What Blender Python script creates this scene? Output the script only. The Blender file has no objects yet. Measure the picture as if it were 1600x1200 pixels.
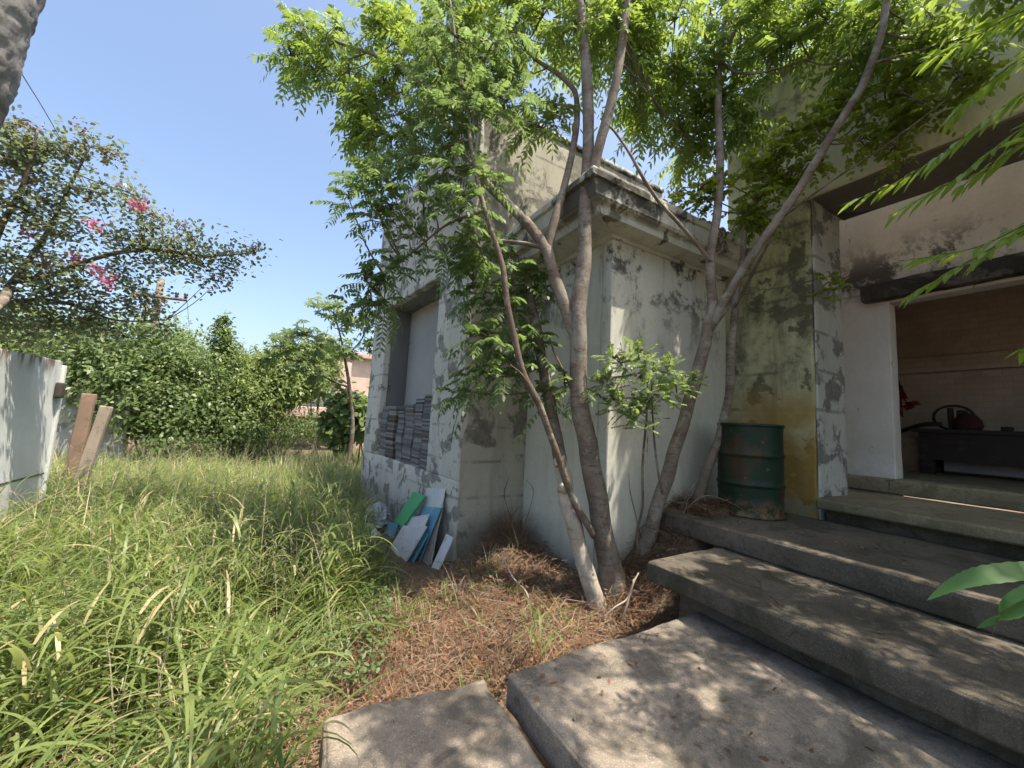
import bpy, bmesh, math, random
import numpy as np
from mathutils import Vector, Matrix, noise as mn

random.seed(7)
RNG = np.random.default_rng(11)
S = bpy.context.scene
COL = S.collection
R = math.radians

# ------------------------------------------------------------------ camera
CAM_F, CAM_HEAD, CAM_PITCH, CAM_ROLL, CAM_H = 600.0, 30.0, 5.7, 3.1, 1.5
_a, _t, _r = R(CAM_HEAD), R(CAM_PITCH), R(CAM_ROLL)
_fh = np.array([math.sin(_a), math.cos(_a), 0.0]); _r0 = np.array([math.cos(_a), -math.sin(_a), 0.0]); _z = np.array([0, 0, 1.0])
FW = math.cos(_t) * _fh + math.sin(_t) * _z
_u0 = -math.sin(_t) * _fh + math.cos(_t) * _z
RT = math.cos(_r) * _r0 + math.sin(_r) * _u0
UP = math.cos(_r) * _u0 - math.sin(_r) * _r0
CP = np.array([0, 0, CAM_H])
cam = bpy.data.cameras.new('camera'); co = bpy.data.objects.new('camera', cam); COL.objects.link(co)
co.matrix_world = Matrix(((RT[0], UP[0], -FW[0], CP[0]), (RT[1], UP[1], -FW[1], CP[1]), (RT[2], UP[2], -FW[2], CP[2]), (0, 0, 0, 1)))
cam.sensor_width = 36; cam.lens = 36 * CAM_F / 1600
cam.clip_start = 0.05; cam.clip_end = 2000
S.camera = co

# ------------------------------------------------------------------ light
TOSUN = Vector((0.24, -0.32, 1.0)).normalized()
EL = math.asin(TOSUN.z)
w = bpy.data.worlds.new('World'); S.world = w; w.use_nodes = True
nt = w.node_tree; bg = nt.nodes['Background']
sky = nt.nodes.new('ShaderNodeTexSky'); sky.sky_type = 'NISHITA'; sky.sun_disc = False
sky.sun_elevation = EL; sky.sun_rotation = math.atan2(TOSUN.x, TOSUN.y)
sky.air_density = 1.0; sky.dust_density = 3.6; sky.ozone_density = 1.6
nt.links.new(sky.outputs[0], bg.inputs[0]); bg.inputs[1].default_value = 0.15
sun = bpy.data.lights.new('sun', 'SUN'); sun.energy = 4.8; sun.angle = R(0.53); sun.color = (1.0, 0.90, 0.76)
so = bpy.data.objects.new('sun', sun); COL.objects.link(so)
so.rotation_euler = TOSUN.to_track_quat('Z', 'Y').to_euler(); so.location = (0, 0, 30)
S.view_settings.view_transform = 'Standard'; S.view_settings.look = 'None'
S.view_settings.gamma = 1; S.view_settings.use_curve_mapping = False
S.view_settings.exposure = 1.1
S.render.engine = 'CYCLES'
S.cycles.max_bounces = 5; S.cycles.diffuse_bounces = 3; S.cycles.glossy_bounces = 2; S.cycles.transmission_bounces = 3; S.cycles.transparent_max_bounces = 4
S.cycles.use_adaptive_sampling = True; S.cycles.adaptive_threshold = 0.03; S.cycles.use_denoising = True

# ------------------------------------------------------------------ points from sight lines
def ray(x, y): return FW * CAM_F + RT * (x - 800) - UP * (y - 600)
def at(x, y, depth): return CP + ray(x, y) * (depth / CAM_F)
def onp(x, y, ax, v):
    d = ray(x, y); return CP + d * ((v - CP[ax]) / d[ax])
def onplane(x, y, o, n):
    d = ray(x, y); return CP + d * (((np.array(o) - CP) @ n) / (d @ n))

# ------------------------------------------------------------------ objects
def tag(o, label=None, cat=None, group=None, kind=None):
    if label: o['label'] = label
    if cat: o['category'] = cat
    if group: o['group'] = group
    if kind: o['kind'] = kind
    return o
def mesh(name, V, F, m=None, smooth=False):
    me = bpy.data.meshes.new(name); me.from_pydata([tuple(v) for v in V], [], F); me.update()
    if m is not None: me.materials.append(m)
    if smooth: me.polygons.foreach_set('use_smooth', [True] * len(me.polygons))
    return me
def link(name, me, parent=None, loc=None):
    o = bpy.data.objects.new(name, me); COL.objects.link(o)
    if parent is not None: o.parent = parent
    if loc is not None: o.location = loc
    return o
def obj(name, V, F, m, parent=None, smooth=False): return link(name, mesh(name, V, F, m, smooth), parent)
def quads(name, V, n, m, parent=None, smooth=False):
    """V: (k*n,3) array, k polygons of n corners each"""
    k = len(V) // n
    me = bpy.data.meshes.new(name)
    me.vertices.add(len(V)); me.vertices.foreach_set('co', np.asarray(V, np.float32).ravel())
    me.loops.add(k * n); me.loops.foreach_set('vertex_index', np.arange(k * n, dtype=np.int32))
    me.polygons.add(k); me.polygons.foreach_set('loop_start', np.arange(0, k * n, n, dtype=np.int32)); me.polygons.foreach_set('loop_total', np.full(k, n, np.int32))
    if smooth: me.polygons.foreach_set('use_smooth', np.ones(k, bool))
    me.update(); me.validate()
    me.materials.append(m)
    return link(name, me, parent)
def indexed(name, V, F, m, parent=None, smooth=True):
    V = np.asarray(V, np.float32); F = np.asarray(F, np.int32); k, n = F.shape
    me = bpy.data.meshes.new(name)
    me.vertices.add(len(V)); me.vertices.foreach_set('co', V.ravel())
    me.loops.add(k * n); me.loops.foreach_set('vertex_index', F.ravel())
    me.polygons.add(k); me.polygons.foreach_set('loop_start', np.arange(0, k * n, n, dtype=np.int32)); me.polygons.foreach_set('loop_total', np.full(k, n, np.int32))
    if smooth: me.polygons.foreach_set('use_smooth', np.ones(k, bool))
    me.update(); me.materials.append(m)
    return link(name, me, parent)
def empty(name, loc=(0, 0, 0)):
    o = bpy.data.objects.new(name, None); COL.objects.link(o); o.location = loc; o.empty_display_size = .1
    return o
def under(root, *kids):
    """parent parts built in world space to a thing whose Empty stands at its base"""
    for k in kids:
        k.parent = root
        k.matrix_parent_inverse = Matrix.Translation(root.location).inverted()

class MB:
    def __init__(s): s.V = []; s.F = []
    def box(s, x0, x1, y0, y1, z0, z1, M=None):
        b = len(s.V)
        P = [(x, y, z) for z in (z0, z1) for y in (y0, y1) for x in (x0, x1)]
        if M is not None: P = [tuple(M @ Vector(p)) for p in P]
        s.V += P
        s.F += [[b + i for i in f] for f in ((0, 2, 3, 1), (4, 5, 7, 6), (0, 1, 5, 4), (2, 6, 7, 3), (0, 4, 6, 2), (1, 3, 7, 5))]
        return s
    def tube(s, pts, rad, n=8, wob=0.0, seed=0):
        V, F = tube(pts, rad, n, wob, seed); b = len(s.V); s.V += [tuple(v) for v in V]; s.F += [[b + i for i in f] for f in F]; return s
    def obj(s, name, m, parent=None, smooth=False): return obj(name, s.V, s.F, m, parent, smooth)

def catmull(P, k=6):
    P = [np.array(p, float) for p in P]
    if len(P) < 3: return np.array([P[0] + (P[-1] - P[0]) * i / k for i in range(k + 1)])
    Q = [2 * P[0] - P[1]] + P + [2 * P[-1] - P[-2]]; out = []
    for i in range(1, len(Q) - 2):
        p0, p1, p2, p3 = Q[i - 1:i + 3]
        for j in range(k):
            t = j / k
            out.append(.5 * ((2 * p1) + (-p0 + p2) * t + (2 * p0 - 5 * p1 + 4 * p2 - p3) * t * t + (-p0 + 3 * p1 - 3 * p2 + p3) * t ** 3))
    out.append(P[-1]); return np.array(out)
def tube(pts, rad, n=8, wob=0.0, seed=0):
    P = np.array(pts, float); m = len(P)
    if np.isscalar(rad): rad = [rad] * m
    rad = np.interp(np.linspace(0, 1, m), np.linspace(0, 1, len(rad)), rad)
    T = np.gradient(P, axis=0); T /= np.linalg.norm(T, axis=1)[:, None] + 1e-9
    a = np.array([0, 0, 1.0]) if abs(T[0][2]) < .9 else np.array([1.0, 0, 0])
    s = np.cross(T[0], a); s /= np.linalg.norm(s)
    V = []; F = []
    for i in range(m):
        s = s - T[i] * (s @ T[i]); s /= np.linalg.norm(s); b = np.cross(T[i], s)
        for j in range(n):
            th = 2 * math.pi * j / n
            d = s * math.cos(th) + b * math.sin(th); r = rad[i]
            if wob:
                w0 = Vector(P[i] * 3.0 + d * .7) + Vector((seed, 0, seed * 2)); r *= 1 + wob * (mn.noise(w0) + .4 * mn.noise(w0 * 2.7))
            V.append(P[i] + d * r)
    for i in range(m - 1):
        for j in range(n):
            F.append([i * n + j, i * n + (j + 1) % n, (i + 1) * n + (j + 1) % n, (i + 1) * n + j])
    F.append(list(range(n))[::-1]); F.append([(m - 1) * n + j for j in range(n)])
    return V, F

def rough_box(x0, x1, y0, y1, z0, z1, r=.02, res=.08, amp=.006, seed=0, chip=0.0, M=None, fs=1.0):
    """rounded box with an uneven surface and chipped edges"""
    lo = np.array([x0, y0, z0], float); hi = np.array([x1, y1, z1], float)
    r = min(r, .45 * (hi - lo).min())
    ax = []
    for k in range(3):
        n = max(1, int(round((hi[k] - lo[k] - 2 * r) / res)))
        ax.append(np.concatenate([[lo[k], lo[k] + r * .3, lo[k] + r * .65], np.linspace(lo[k] + r, hi[k] - r, n + 1), [hi[k] - r * .65, hi[k] - r * .3, hi[k]]]))
    idx = {}; V = []; F = []
    def vid(i, j, k):
        key = (i, j, k)
        if key not in idx:
            p = np.array([ax[0][i], ax[1][j], ax[2][k]])
            q = np.clip(p, lo + r, hi - r); d = p - q; L = np.linalg.norm(d)
            if L > 1e-9:
                dn = d / L; p = q + dn * r
                edge = max(0.0, 1 - np.abs(dn).max()) * 2.4
                v = Vector(p * 3.1 * fs) + Vector((seed * 3.7, seed, -seed))
                h = mn.noise(v) + .5 * mn.noise(v * 3) + .25 * mn.noise(v * 8)
                p = p + dn * (amp * h)
                if chip and edge > 0:
                    c = mn.noise(Vector(p * 5 * fs) + Vector((seed, 9, seed))) + .6 * mn.noise(Vector(p * 14 * fs))
                    p = p - dn * edge * min(.32 * r, chip * max(0, c + .12))
            idx[key] = len(V); V.append(p)
        return idx[key]
    n = [len(a) for a in ax]
    for d in range(3):
        a, b = [(1, 2), (2, 0), (0, 1)][d]
        for side in (0, n[d] - 1):
            for i in range(n[a] - 1):
                for j in range(n[b] - 1):
                    c = []
                    for (u, v) in ((0, 0), (1, 0), (1, 1), (0, 1)):
                        k = [0, 0, 0]; k[d] = side; k[a] = i + u; k[b] = j + v; c.append(vid(*k))
                    F.append(c if side else c[::-1])
    if M is not None: V = [tuple(M @ Vector(p)) for p in V]
    return V, F
def rbox(name, x0, x1, y0, y1, z0, z1, m, parent=None, **k):
    V, F = rough_box(x0, x1, y0, y1, z0, z1, **k); return obj(name, V, F, m, parent, True)
def lathe(prof, n=40, seed=0, dent=0.0):
    V = []; F = []
    for (r, z) in prof:
        for j in range(n):
            t = 2 * math.pi * j / n; q = r
            if dent: q = r * (1 + dent * mn.noise(Vector((math.cos(t) * 1.4 + seed, math.sin(t) * 1.4, z * 3))))
            V.append((q * math.cos(t), q * math.sin(t), z))
    for i in range(len(prof) - 1):
        for j in range(n): F.append([i * n + j, i * n + (j + 1) % n, (i + 1) * n + (j + 1) % n, (i + 1) * n + j])
    return V, F

# ------------------------------------------------------------------ materials
class NM:
    def __init__(s, name, rough=.85):
        s.m = bpy.data.materials.new(name); s.m.use_nodes = True; s.t = s.m.node_tree; s.b = s.t.nodes['Principled BSDF']
        s.b.inputs['Roughness'].default_value = rough; s.b.inputs['Specular IOR Level'].default_value = .25
        s.co = s.t.nodes.new('ShaderNodeTexCoord').outputs['Object']
    def n(s, ty): return s.t.nodes.new(ty)
    def l(s, a, b): s.t.links.new(a, b)
    def noise(s, sc, det=6, rough=.6, dist=0, stretch=None, off=0):
        x = s.n('ShaderNodeTexNoise'); x.inputs['Scale'].default_value = sc; x.inputs['Detail'].default_value = min(det, 7)
        x.inputs['Roughness'].default_value = rough; x.inputs['Distortion'].default_value = dist
        mp = s.n('ShaderNodeMapping'); s.l(s.co, mp.inputs['Vector']); mp.inputs['Location'].default_value = (off, off * .7, off * 1.3)
        if stretch: mp.inputs['Scale'].default_value = stretch
        s.l(mp.outputs[0], x.inputs['Vector']); return x.outputs['Fac']
    def rng(s, v, a, b, c=0.0, d=1.0, smooth=True):
        x = s.n('ShaderNodeMapRange'); x.interpolation_type = 'SMOOTHSTEP' if smooth else 'LINEAR'
        s.l(v, x.inputs[0])
        for i, q in zip((1, 2, 3, 4), (a, b, c, d)): x.inputs[i].default_value = q
        return x.outputs[0]
    def math(s, op, a, b):
        x = s.n('ShaderNodeMath'); x.operation = op; x.use_clamp = False
        for i, q in enumerate((a, b)):
            if isinstance(q, (int, float)): x.inputs[i].default_value = q
            else: s.l(q, x.inputs[i])
        return x.outputs[0]
    def mix(s, f, a, b):
        x = s.n('ShaderNodeMix'); x.data_type = 'RGBA'
        if isinstance(f, (int, float)): x.inputs[0].default_value = f
        else: s.l(f, x.inputs[0])
        for i, q in ((6, a), (7, b)):
            if isinstance(q, tuple): x.inputs[i].default_value = (*q, 1)
            else: s.l(q, x.inputs[i])
        return x.outputs[2]
    def sep(s):
        x = s.n('ShaderNodeSeparateXYZ'); s.l(s.co, x.inputs[0]); return x.outputs
    def island(s): return s.n('ShaderNodeNewGeometry').outputs['Random Per Island']
    def bump(s, h, st=.3, dist=.01):
        x = s.n('ShaderNodeBump'); x.inputs['Strength'].default_value = st; x.inputs['Distance'].default_value = dist
        s.l(h, x.inputs['Height']); s.l(x.outputs[0], s.b.inputs['Normal']); return s
    def col(s, c):
        if isinstance(c, tuple): s.b.inputs['Base Color'].default_value = (*c, 1)
        else: s.l(c, s.b.inputs['Base Color'])
        return s

def plaster(name, base, under, dark, peel=(.56, .58), psc=1.6, streak=.55, top=None, topcol=(.03, .03, .028), low=None, lowcol=None, off=0, rough=.9, course=0, drip=None, tsoft=.1):
    q = NM(name, rough)
    v = q.noise(.9, 5, .6, off=off); f = q.noise(34, 4, .6, off=off)
    c = q.mix(q.rng(v, .3, .7), tuple(x * .84 for x in base), base)
    c = q.mix(q.math('MULTIPLY', q.rng(f, .35, .75), .35), c, tuple(x * .72 for x in base))
    st = q.noise(1.5, 7, .7, .3, (2.6, 2.6, .38), off + 3)
    c = q.mix(q.math('MULTIPLY', q.rng(st, .46, .78), streak), c, dark)
    pe = q.noise(psc, 10, .62, .25, off=off + 8); pm = q.rng(pe, *peel)
    fine = q.noise(9, 8, .7, .6, off=off + 5)
    und = q.mix(q.rng(fine, .3, .7), tuple(x * .6 for x in under), under)
    c = q.mix(pm, c, und)
    cr = q.noise(5.5, 10, .72, 1.2, (1, 1, .6), off + 2); sp = q.rng(cr, .63, .68)
    c = q.mix(q.math('MULTIPLY', sp, .75), c, tuple(x * .5 for x in under))
    z = q.sep()[2]
    if course:
        fr = q.math('FRACT', q.math('DIVIDE', q.math('ADD', z, q.math('MULTIPLY', v, .02)), course), 0.0)
        cm = q.math('MULTIPLY', q.rng(q.math('ABSOLUTE', q.math('SUBTRACT', fr, .5), 0.0), .03, .055, 1, 0), q.rng(q.noise(2.4, 5, .7, .4, off=off + 15), .42, .6))
        c = q.mix(q.math('MULTIPLY', cm, .75), c, tuple(x * .8 for x in under))
    if drip:
        dn = q.noise(1.1, 7, .75, .5, (3.6, 3.6, .34), off + 21)
        c = q.mix(q.math('MULTIPLY', q.math('MULTIPLY', q.rng(dn, .52, .68), q.rng(z, drip[0], drip[1])), .6), c, drip[2])
        rb = q.rng(q.math('ADD', z, q.math('MULTIPLY', q.noise(2.2, 6, .65, .4, off=off + 25), .5)), drip[3], drip[3] + .45, 1, 0)
        c = q.mix(q.math('MULTIPLY', rb, .55), c, tuple(x * .55 for x in dark))
    if low:
        lm = q.rng(q.math('ADD', z, q.rng(q.noise(1.8, 6, .6, .5, off=off), 0, 1, 0, low[2], False)), low[0] + low[2] * .5, low[1] + low[2] * .5, 1, 0)
        c = q.mix(q.math('MULTIPLY', q.math('MULTIPLY', lm, q.rng(q.noise(1.7, 6, .65, .4, off=off + 31), .36, .6)), .8), c, lowcol)
    if top:
        bl = q.noise(2.6, 10, .74, .25, (1, 1, .8), off + 11)
        tm = q.math('MULTIPLY', q.rng(bl, top[2], top[2] + tsoft), q.rng(z, top[0], top[1]))
        if len(top) > 3: tm = q.math('MULTIPLY', tm, q.rng(z, top[3], top[4], 1, 0))
        c = q.mix(q.math('MULTIPLY', tm, .9), c, topcol)
    q.col(c)
    h = q.math('SUBTRACT', q.math('ADD', q.math('MULTIPLY', f, .25), .5), q.math('MULTIPLY', q.math('MAXIMUM', pm, sp), .4))
    q.bump(h, .55, .012)
    return q.m
def concrete(name, base, dark, moss=(.05, .06, .03), mamt=.4, off=0, rough=.92, crack=True):
    q = NM(name, rough)
    a = q.noise(1.6, 8, .62, .3, off=off); f = q.noise(26, 8, .7, off=off); g = q.noise(150, 3, .6, off=off)
    c = q.mix(q.rng(a, .32, .68), dark, base)
    c = q.mix(q.math('MULTIPLY', q.rng(f, .48, .66), .7), c, tuple(x * .5 for x in base))
    c = q.mix(q.math('MULTIPLY', q.rng(g, .52, .7), .65), c, tuple(min(1, x * 1.6) for x in base))
    c = q.mix(q.math('MULTIPLY', q.rng(q.noise(210, 2, .5, off=off + 3), .58, .68), .55), c, tuple(x * .35 for x in base))
    c = q.mix(q.math('MULTIPLY', q.rng(q.noise(3.4, 9, .7, .8, off=off + 4), .48, .62), mamt), c, moss)
    h = q.math('ADD', q.math('MULTIPLY', f, .5), q.math('MULTIPLY', g, .5))
    if crack:
        vo = q.n('ShaderNodeTexVoronoi'); vo.feature = 'DISTANCE_TO_EDGE'; vo.inputs['Scale'].default_value = .75
        wv = q.n('ShaderNodeMix'); wv.data_type = 'VECTOR'; nz = q.n('ShaderNodeTexNoise'); nz.inputs['Scale'].default_value = 4; nz.inputs['Detail'].default_value = 5
        q.l(q.co, nz.inputs['Vector']); wv.inputs[0].default_value = .12; q.l(q.co, wv.inputs[4]); q.l(nz.outputs['Color'], wv.inputs[5]); q.l(wv.outputs[1], vo.inputs['Vector'])
        ck = q.math('MULTIPLY', q.rng(vo.outputs['Distance'], .0006, .0028, 1, 0), q.rng(q.noise(1.1, 3, off=off + 9), .5, .6))
        c = q.mix(q.math('MULTIPLY', ck, .85), c, tuple(x * .2 for x in base)); h = q.math('SUBTRACT', h, ck)
    q.col(c); q.bump(h, .8, .009)
    return q.m
def leafmat(name, dark, light, trans, tw=.45, rough=.45, hue=None):
    q = NM(name, rough)
    i = q.island(); c = q.mix(q.math('ADD', q.math('MULTIPLY', i, .55), q.rng(q.noise(2.4, 3, .6), .35, .65, 0, .45)), dark, light)
    if hue:
        c = q.mix(q.rng(q.math('FRACT', q.math('MULTIPLY', i, 17.3), 0.0), hue[1], hue[1] + .02), c, hue[0])
    q.col(c); q.b.inputs['Specular IOR Level'].default_value = .35
    tr = q.n('ShaderNodeBsdfTranslucent'); tc = q.mix(.55, c, trans); q.l(tc, tr.inputs[0])
    ms = q.n('ShaderNodeMixShader'); ms.inputs[0].default_value = tw
    q.l(q.b.outputs[0], ms.inputs[1]); q.l(tr.outputs[0], ms.inputs[2])
    q.l(ms.outputs[0], q.t.nodes['Material Output'].inputs['Surface'])
    return q.m
def bark(name, base, light, dark, off=0, ring=22):
    q = NM(name, .85)
    a = q.noise(5, 6, .6, off=off); b = q.noise(ring, 4, .6, .4, (.35, .35, 2.2), off); f = q.noise(70, 5, .65, stretch=(1, 1, .35), off=off)
    c = q.mix(q.rng(a, .35, .65), base, light)
    c = q.mix(q.math('MULTIPLY', q.rng(b, .54, .64), .5), c, dark)
    c = q.mix(q.math('MULTIPLY', q.rng(f, .5, .7), .45), c, dark)
    c = q.mix(q.math('MULTIPLY', q.rng(q.noise(4.5, 7, .7, .5, off=off + 6), .52, .60), .6), c, (.27, .275, .235))
    q.col(c); q.bump(q.math('ADD', q.math('MULTIPLY', b, .5), q.math('MULTIPLY', f, .5)), .7, .01)
    return q.m
def paint(name, c, wear=(.2, .19, .17), amt=.5, sc=7, rough=.6, off=0, isl=0.0):
    q = NM(name, rough)
    k = q.mix(q.rng(q.noise(2.5, 5, .6, off=off), .3, .7), tuple(x * .8 for x in c), c)
    k = q.mix(q.math('MULTIPLY', q.rng(q.noise(sc, 9, .7, .5, off=off + 2), .56, .64), amt), k, wear)
    k = q.mix(q.math('MULTIPLY', q.rng(q.noise(60, 4, .6, off=off), .5, .75), .25), k, tuple(x * .6 for x in c))
    q.col(k); q.bump(q.noise(40, 6, .7, off=off), .25, .004)
    return q.m
M = {}
M['plaster_white'] = plaster('weathered_white_plaster', (.60, .60, .525), (.19, .185, .16), (.34, .34, .26), (.67, .69), 1.3, .5, (2.0, 3.3, .50), off=1, drip=(1.6, 3.4, (.10, .098, .075), .35))
M['plaster_front'] = plaster('flaking_white_plaster', (.57, .56, .51), (.28, .275, .25), (.33, .325, .30), (.53, .57), 3.4, .8, off=4, course=.41, drip=(3.2, 5.4, (.16, .155, .14), .25))
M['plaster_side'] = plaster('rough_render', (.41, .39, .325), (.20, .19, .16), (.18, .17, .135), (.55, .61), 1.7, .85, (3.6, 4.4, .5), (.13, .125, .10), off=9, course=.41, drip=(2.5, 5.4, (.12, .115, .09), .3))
M['plaster_pillar'] = plaster('ochre_stained_plaster', (.47, .46, .28), (.17, .165, .105), (.10, .10, .068), (.55, .58), 1.9, 1.0, (1.5, 2.4, .42), (.10, .098, .062), low=(1.65, 2.2, .6), lowcol=(.29, .175, .035), off=14, course=.40, drip=(1.5, 4.0, (.06, .06, .038), .9), tsoft=.22)
M['plaster_pier'] = plaster('grey_flaking_plaster', (.47, .47, .43), (.22, .215, .195), (.25, .25, .225), (.50, .55), 3.0, .85, off=19, course=.40, drip=(1.2, 4.0, (.12, .12, .11), .85))
M['plaster_beam'] = plaster('mossy_beam_plaster', (.60, .60, .43), (.28, .28, .19), (.24, .24, .16), (.56, .62), 1.1, .75, off=23, drip=(4.2, 5.7, (.13, .13, .085), -2))
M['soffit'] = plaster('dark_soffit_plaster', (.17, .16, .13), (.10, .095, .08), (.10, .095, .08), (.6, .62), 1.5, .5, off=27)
M['plaster_porch'] = plaster('smoke_stained_plaster', (.68, .64, .61), (.30, .27, .25), (.46, .43, .39), (.70, .72), 1.2, .35, (3.15, 3.4, .46, 3.5, 4.05), (.045, .036, .035), low=(1.1, 2.5, .5), lowcol=(.47, .46, .38), off=31)
M['cornice'] = plaster('cornice_plaster', (.60, .60, .53), (.20, .19, .15), (.13, .125, .10), (.58, .61), 2.6, .6, (3.45, 3.55, .47), (.05, .048, .04), off=37)
M['niche'] = plaster('bare_grey_cement', (.19, .195, .20), (.12, .12, .125), (.12, .12, .125), (.60, .63), 2.0, .6, off=41)
M['niche_back'] = plaster('pale_niche_plaster', (.35, .355, .345), (.2, .2, .2), (.30, .30, .29), (.66, .68), 2.0, .5, off=43)
M['charred'] = concrete('charred_lintel', (.060, .053, .048), (.022, .020, .019), (.15, .135, .12), .7, 3, crack=False)
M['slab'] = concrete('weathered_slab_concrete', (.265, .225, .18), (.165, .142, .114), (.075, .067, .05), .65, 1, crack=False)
M['slab_moss_shade'] = concrete('shade_dark_mossy_concrete', (.135, .115, .09), (.072, .064, .05), (.04, .04, .025), .65, 6)  # moss patches are real; base colour darkened to stand in for deep shade
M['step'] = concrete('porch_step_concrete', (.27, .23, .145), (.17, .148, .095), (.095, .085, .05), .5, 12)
M['soil'] = concrete('dry_soil', (.16, .115, .075), (.09, .065, .045), (.05, .045, .025), .4, 17)
q = NM('dim_tiled_wall', .7); bt = q.n('ShaderNodeTexBrick'); bt.inputs['Scale'].default_value = 5; bt.inputs['Mortar Size'].default_value = .012; bt.inputs['Brick Width'].default_value = .9; bt.inputs['Row Height'].default_value = .45
for k_, c_ in (('Color1', (.42, .34, .27, 1)), ('Color2', (.38, .30, .24, 1)), ('Mortar', (.27, .21, .165, 1))): bt.inputs[k_].default_value = c_
cx_ = q.n('ShaderNodeCombineXYZ'); sx_ = q.sep(); q.l(sx_[1], cx_.inputs[0]); q.l(sx_[2], cx_.inputs[1]); q.l(cx_.outputs[0], bt.inputs['Vector'])
q.col(q.mix(q.math('MULTIPLY', q.rng(q.noise(1.2, 5, .6), .4, .7), .4), bt.outputs['Color'], (.17, .13, .10))); M['brick_in'] = q.m
M['bark'] = bark('grey_ringed_bark', (.145, .115, .092), (.235, .20, .165), (.06, .043, .034))
M['bark_dark'] = bark('brown_twig_bark', (.10, .075, .055), (.16, .13, .10), (.05, .036, .028), 5)
M['bark_peel'] = bark('peeling_pale_wood', (.36, .31, .25), (.47, .42, .35), (.15, .11, .08), 9, 9)
M['bark_old'] = bark('old_grey_bark', (.20, .195, .195), (.28, .275, .27), (.10, .095, .095), 13, 6)
M['leaf'] = leafmat('pinnate_leaf', (.070, .125, .036), (.150, .215, .058), (.42, .56, .075), .6, hue=((.20, .26, .05), .93))
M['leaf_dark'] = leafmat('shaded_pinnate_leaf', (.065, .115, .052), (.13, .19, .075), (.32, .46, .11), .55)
M['leaf_sap'] = leafmat('young_fern_leaf', (.15, .23, .08), (.24, .32, .13), (.4, .54, .15), .45, hue=((.28, .30, .07), .94))
M['leaf_vine'] = leafmat('rounded_glossy_leaf', (.10, .16, .03), (.22, .28, .05), (.55, .62, .05), .58, .35)
M['leaf_frond'] = leafmat('sunlit_frond_leaf', (.08, .18, .03), (.16, .27, .04), (.42, .55, .05), .5, .4)
M['leaf_hedge'] = leafmat('hedge_leaf', (.06, .105, .036), (.20, .265, .10), (.36, .46, .12), .44, .4)
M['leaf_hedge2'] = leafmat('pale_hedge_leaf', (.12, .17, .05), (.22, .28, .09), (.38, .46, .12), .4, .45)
M['leaf_myrtle'] = leafmat('myrtle_leaf', (.09, .12, .06), (.20, .235, .125), (.34, .42, .16), .42, .3, hue=((.22, .13, .11), .84))
M['petal'] = leafmat('pink_petal', (.48, .10, .20), (.62, .24, .34), (.6, .25, .38), .4, .6)
M['grass'] = leafmat('green_grass_blade', (.06, .11, .026), (.25, .30, .10), (.45, .53, .14), .46, .4, hue=((.46, .38, .22), .89))
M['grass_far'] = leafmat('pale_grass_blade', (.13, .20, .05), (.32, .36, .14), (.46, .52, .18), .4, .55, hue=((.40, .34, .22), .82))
M['straw'] = leafmat('dry_straw', (.07, .042, .028), (.38, .29, .19), (.3, .2, .1), .2, .7, hue=((.19, .085, .045), .58))
M['weed'] = leafmat('low_weed_leaf', (.08, .13, .05), (.15, .21, .08), (.3, .4, .1), .35, .5)

# ------------------------------------------------------------------ ground
def sst(a, b, x):
    t = np.clip((x - a) / (b - a), 0, 1); return t * t * (3 - 2 * t)
def ground_z(x, y):
    x = np.asarray(x, float); y = np.asarray(y, float)
    z = -0.12 + 0 * x
    z = z + .20 * np.exp(-(((x - 1.9) / .75) ** 2 + ((y - 3.1) / .8) ** 2))
    z = z + .24 * np.exp(-(((x - 2.25) / .42) ** 2 + ((y - 3.75) / .5) ** 2))
    z = z + .07 * np.exp(-(((x - 1.5) / .35) ** 2 + ((y - 2.45) / .4) ** 2))
    bed = sst(2.25, 3.75, x) * sst(2.02, 2.2, y) * (1 - sst(2.8, 3.2, y)) * (1 - sst(4.6, 5, x))
    z = np.maximum(z, z * (1 - bed) + bed * .78)
    z = z - .22 * sst(1.0, 1.3, x) * (1 - sst(1.75, 2.0, y)) * (1 - sst(5, 6, x))
    z = z + .035 * np.sin(x * 1.7 + y) * np.sin(y * 1.3 - x * .6) * sst(2, 6, np.hypot(x, y)) * (1 - sst(30, 60, np.hypot(x, y)))
    return z
def axis_(a, b, res, far):
    f = np.arange(a, b + 1e-6, res); k = np.array([1, 2.5, 6, 14, 35, 90, far])
    return np.concatenate([(a - k)[::-1], f, b + k])
gx = axis_(-7, 5, .12, 400.); gy = axis_(-2, 14, .12, 600.)
X, Y = np.meshgrid(gx, gy, indexing='ij'); Z = ground_z(X, Y)
jit = np.array([[mn.noise(Vector((x * 2.2, y * 2.2, 0))) + .5 * mn.noise(Vector((x * 6, y * 6, 3))) for y in gy] for x in gx])
Z = Z + .03 * jit * ((np.abs(X) < 8) & (np.abs(Y) < 16))
nx, ny = X.shape; I = np.arange(nx * ny).reshape(nx, ny)
g = indexed('ground', np.stack([X, Y, Z], -1).reshape(-1, 3), np.stack([I[:-1, :-1], I[1:, :-1], I[1:, 1:], I[:-1, 1:]], -1).reshape(-1, 4), M['soil'])
tag(g, kind='structure')

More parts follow.
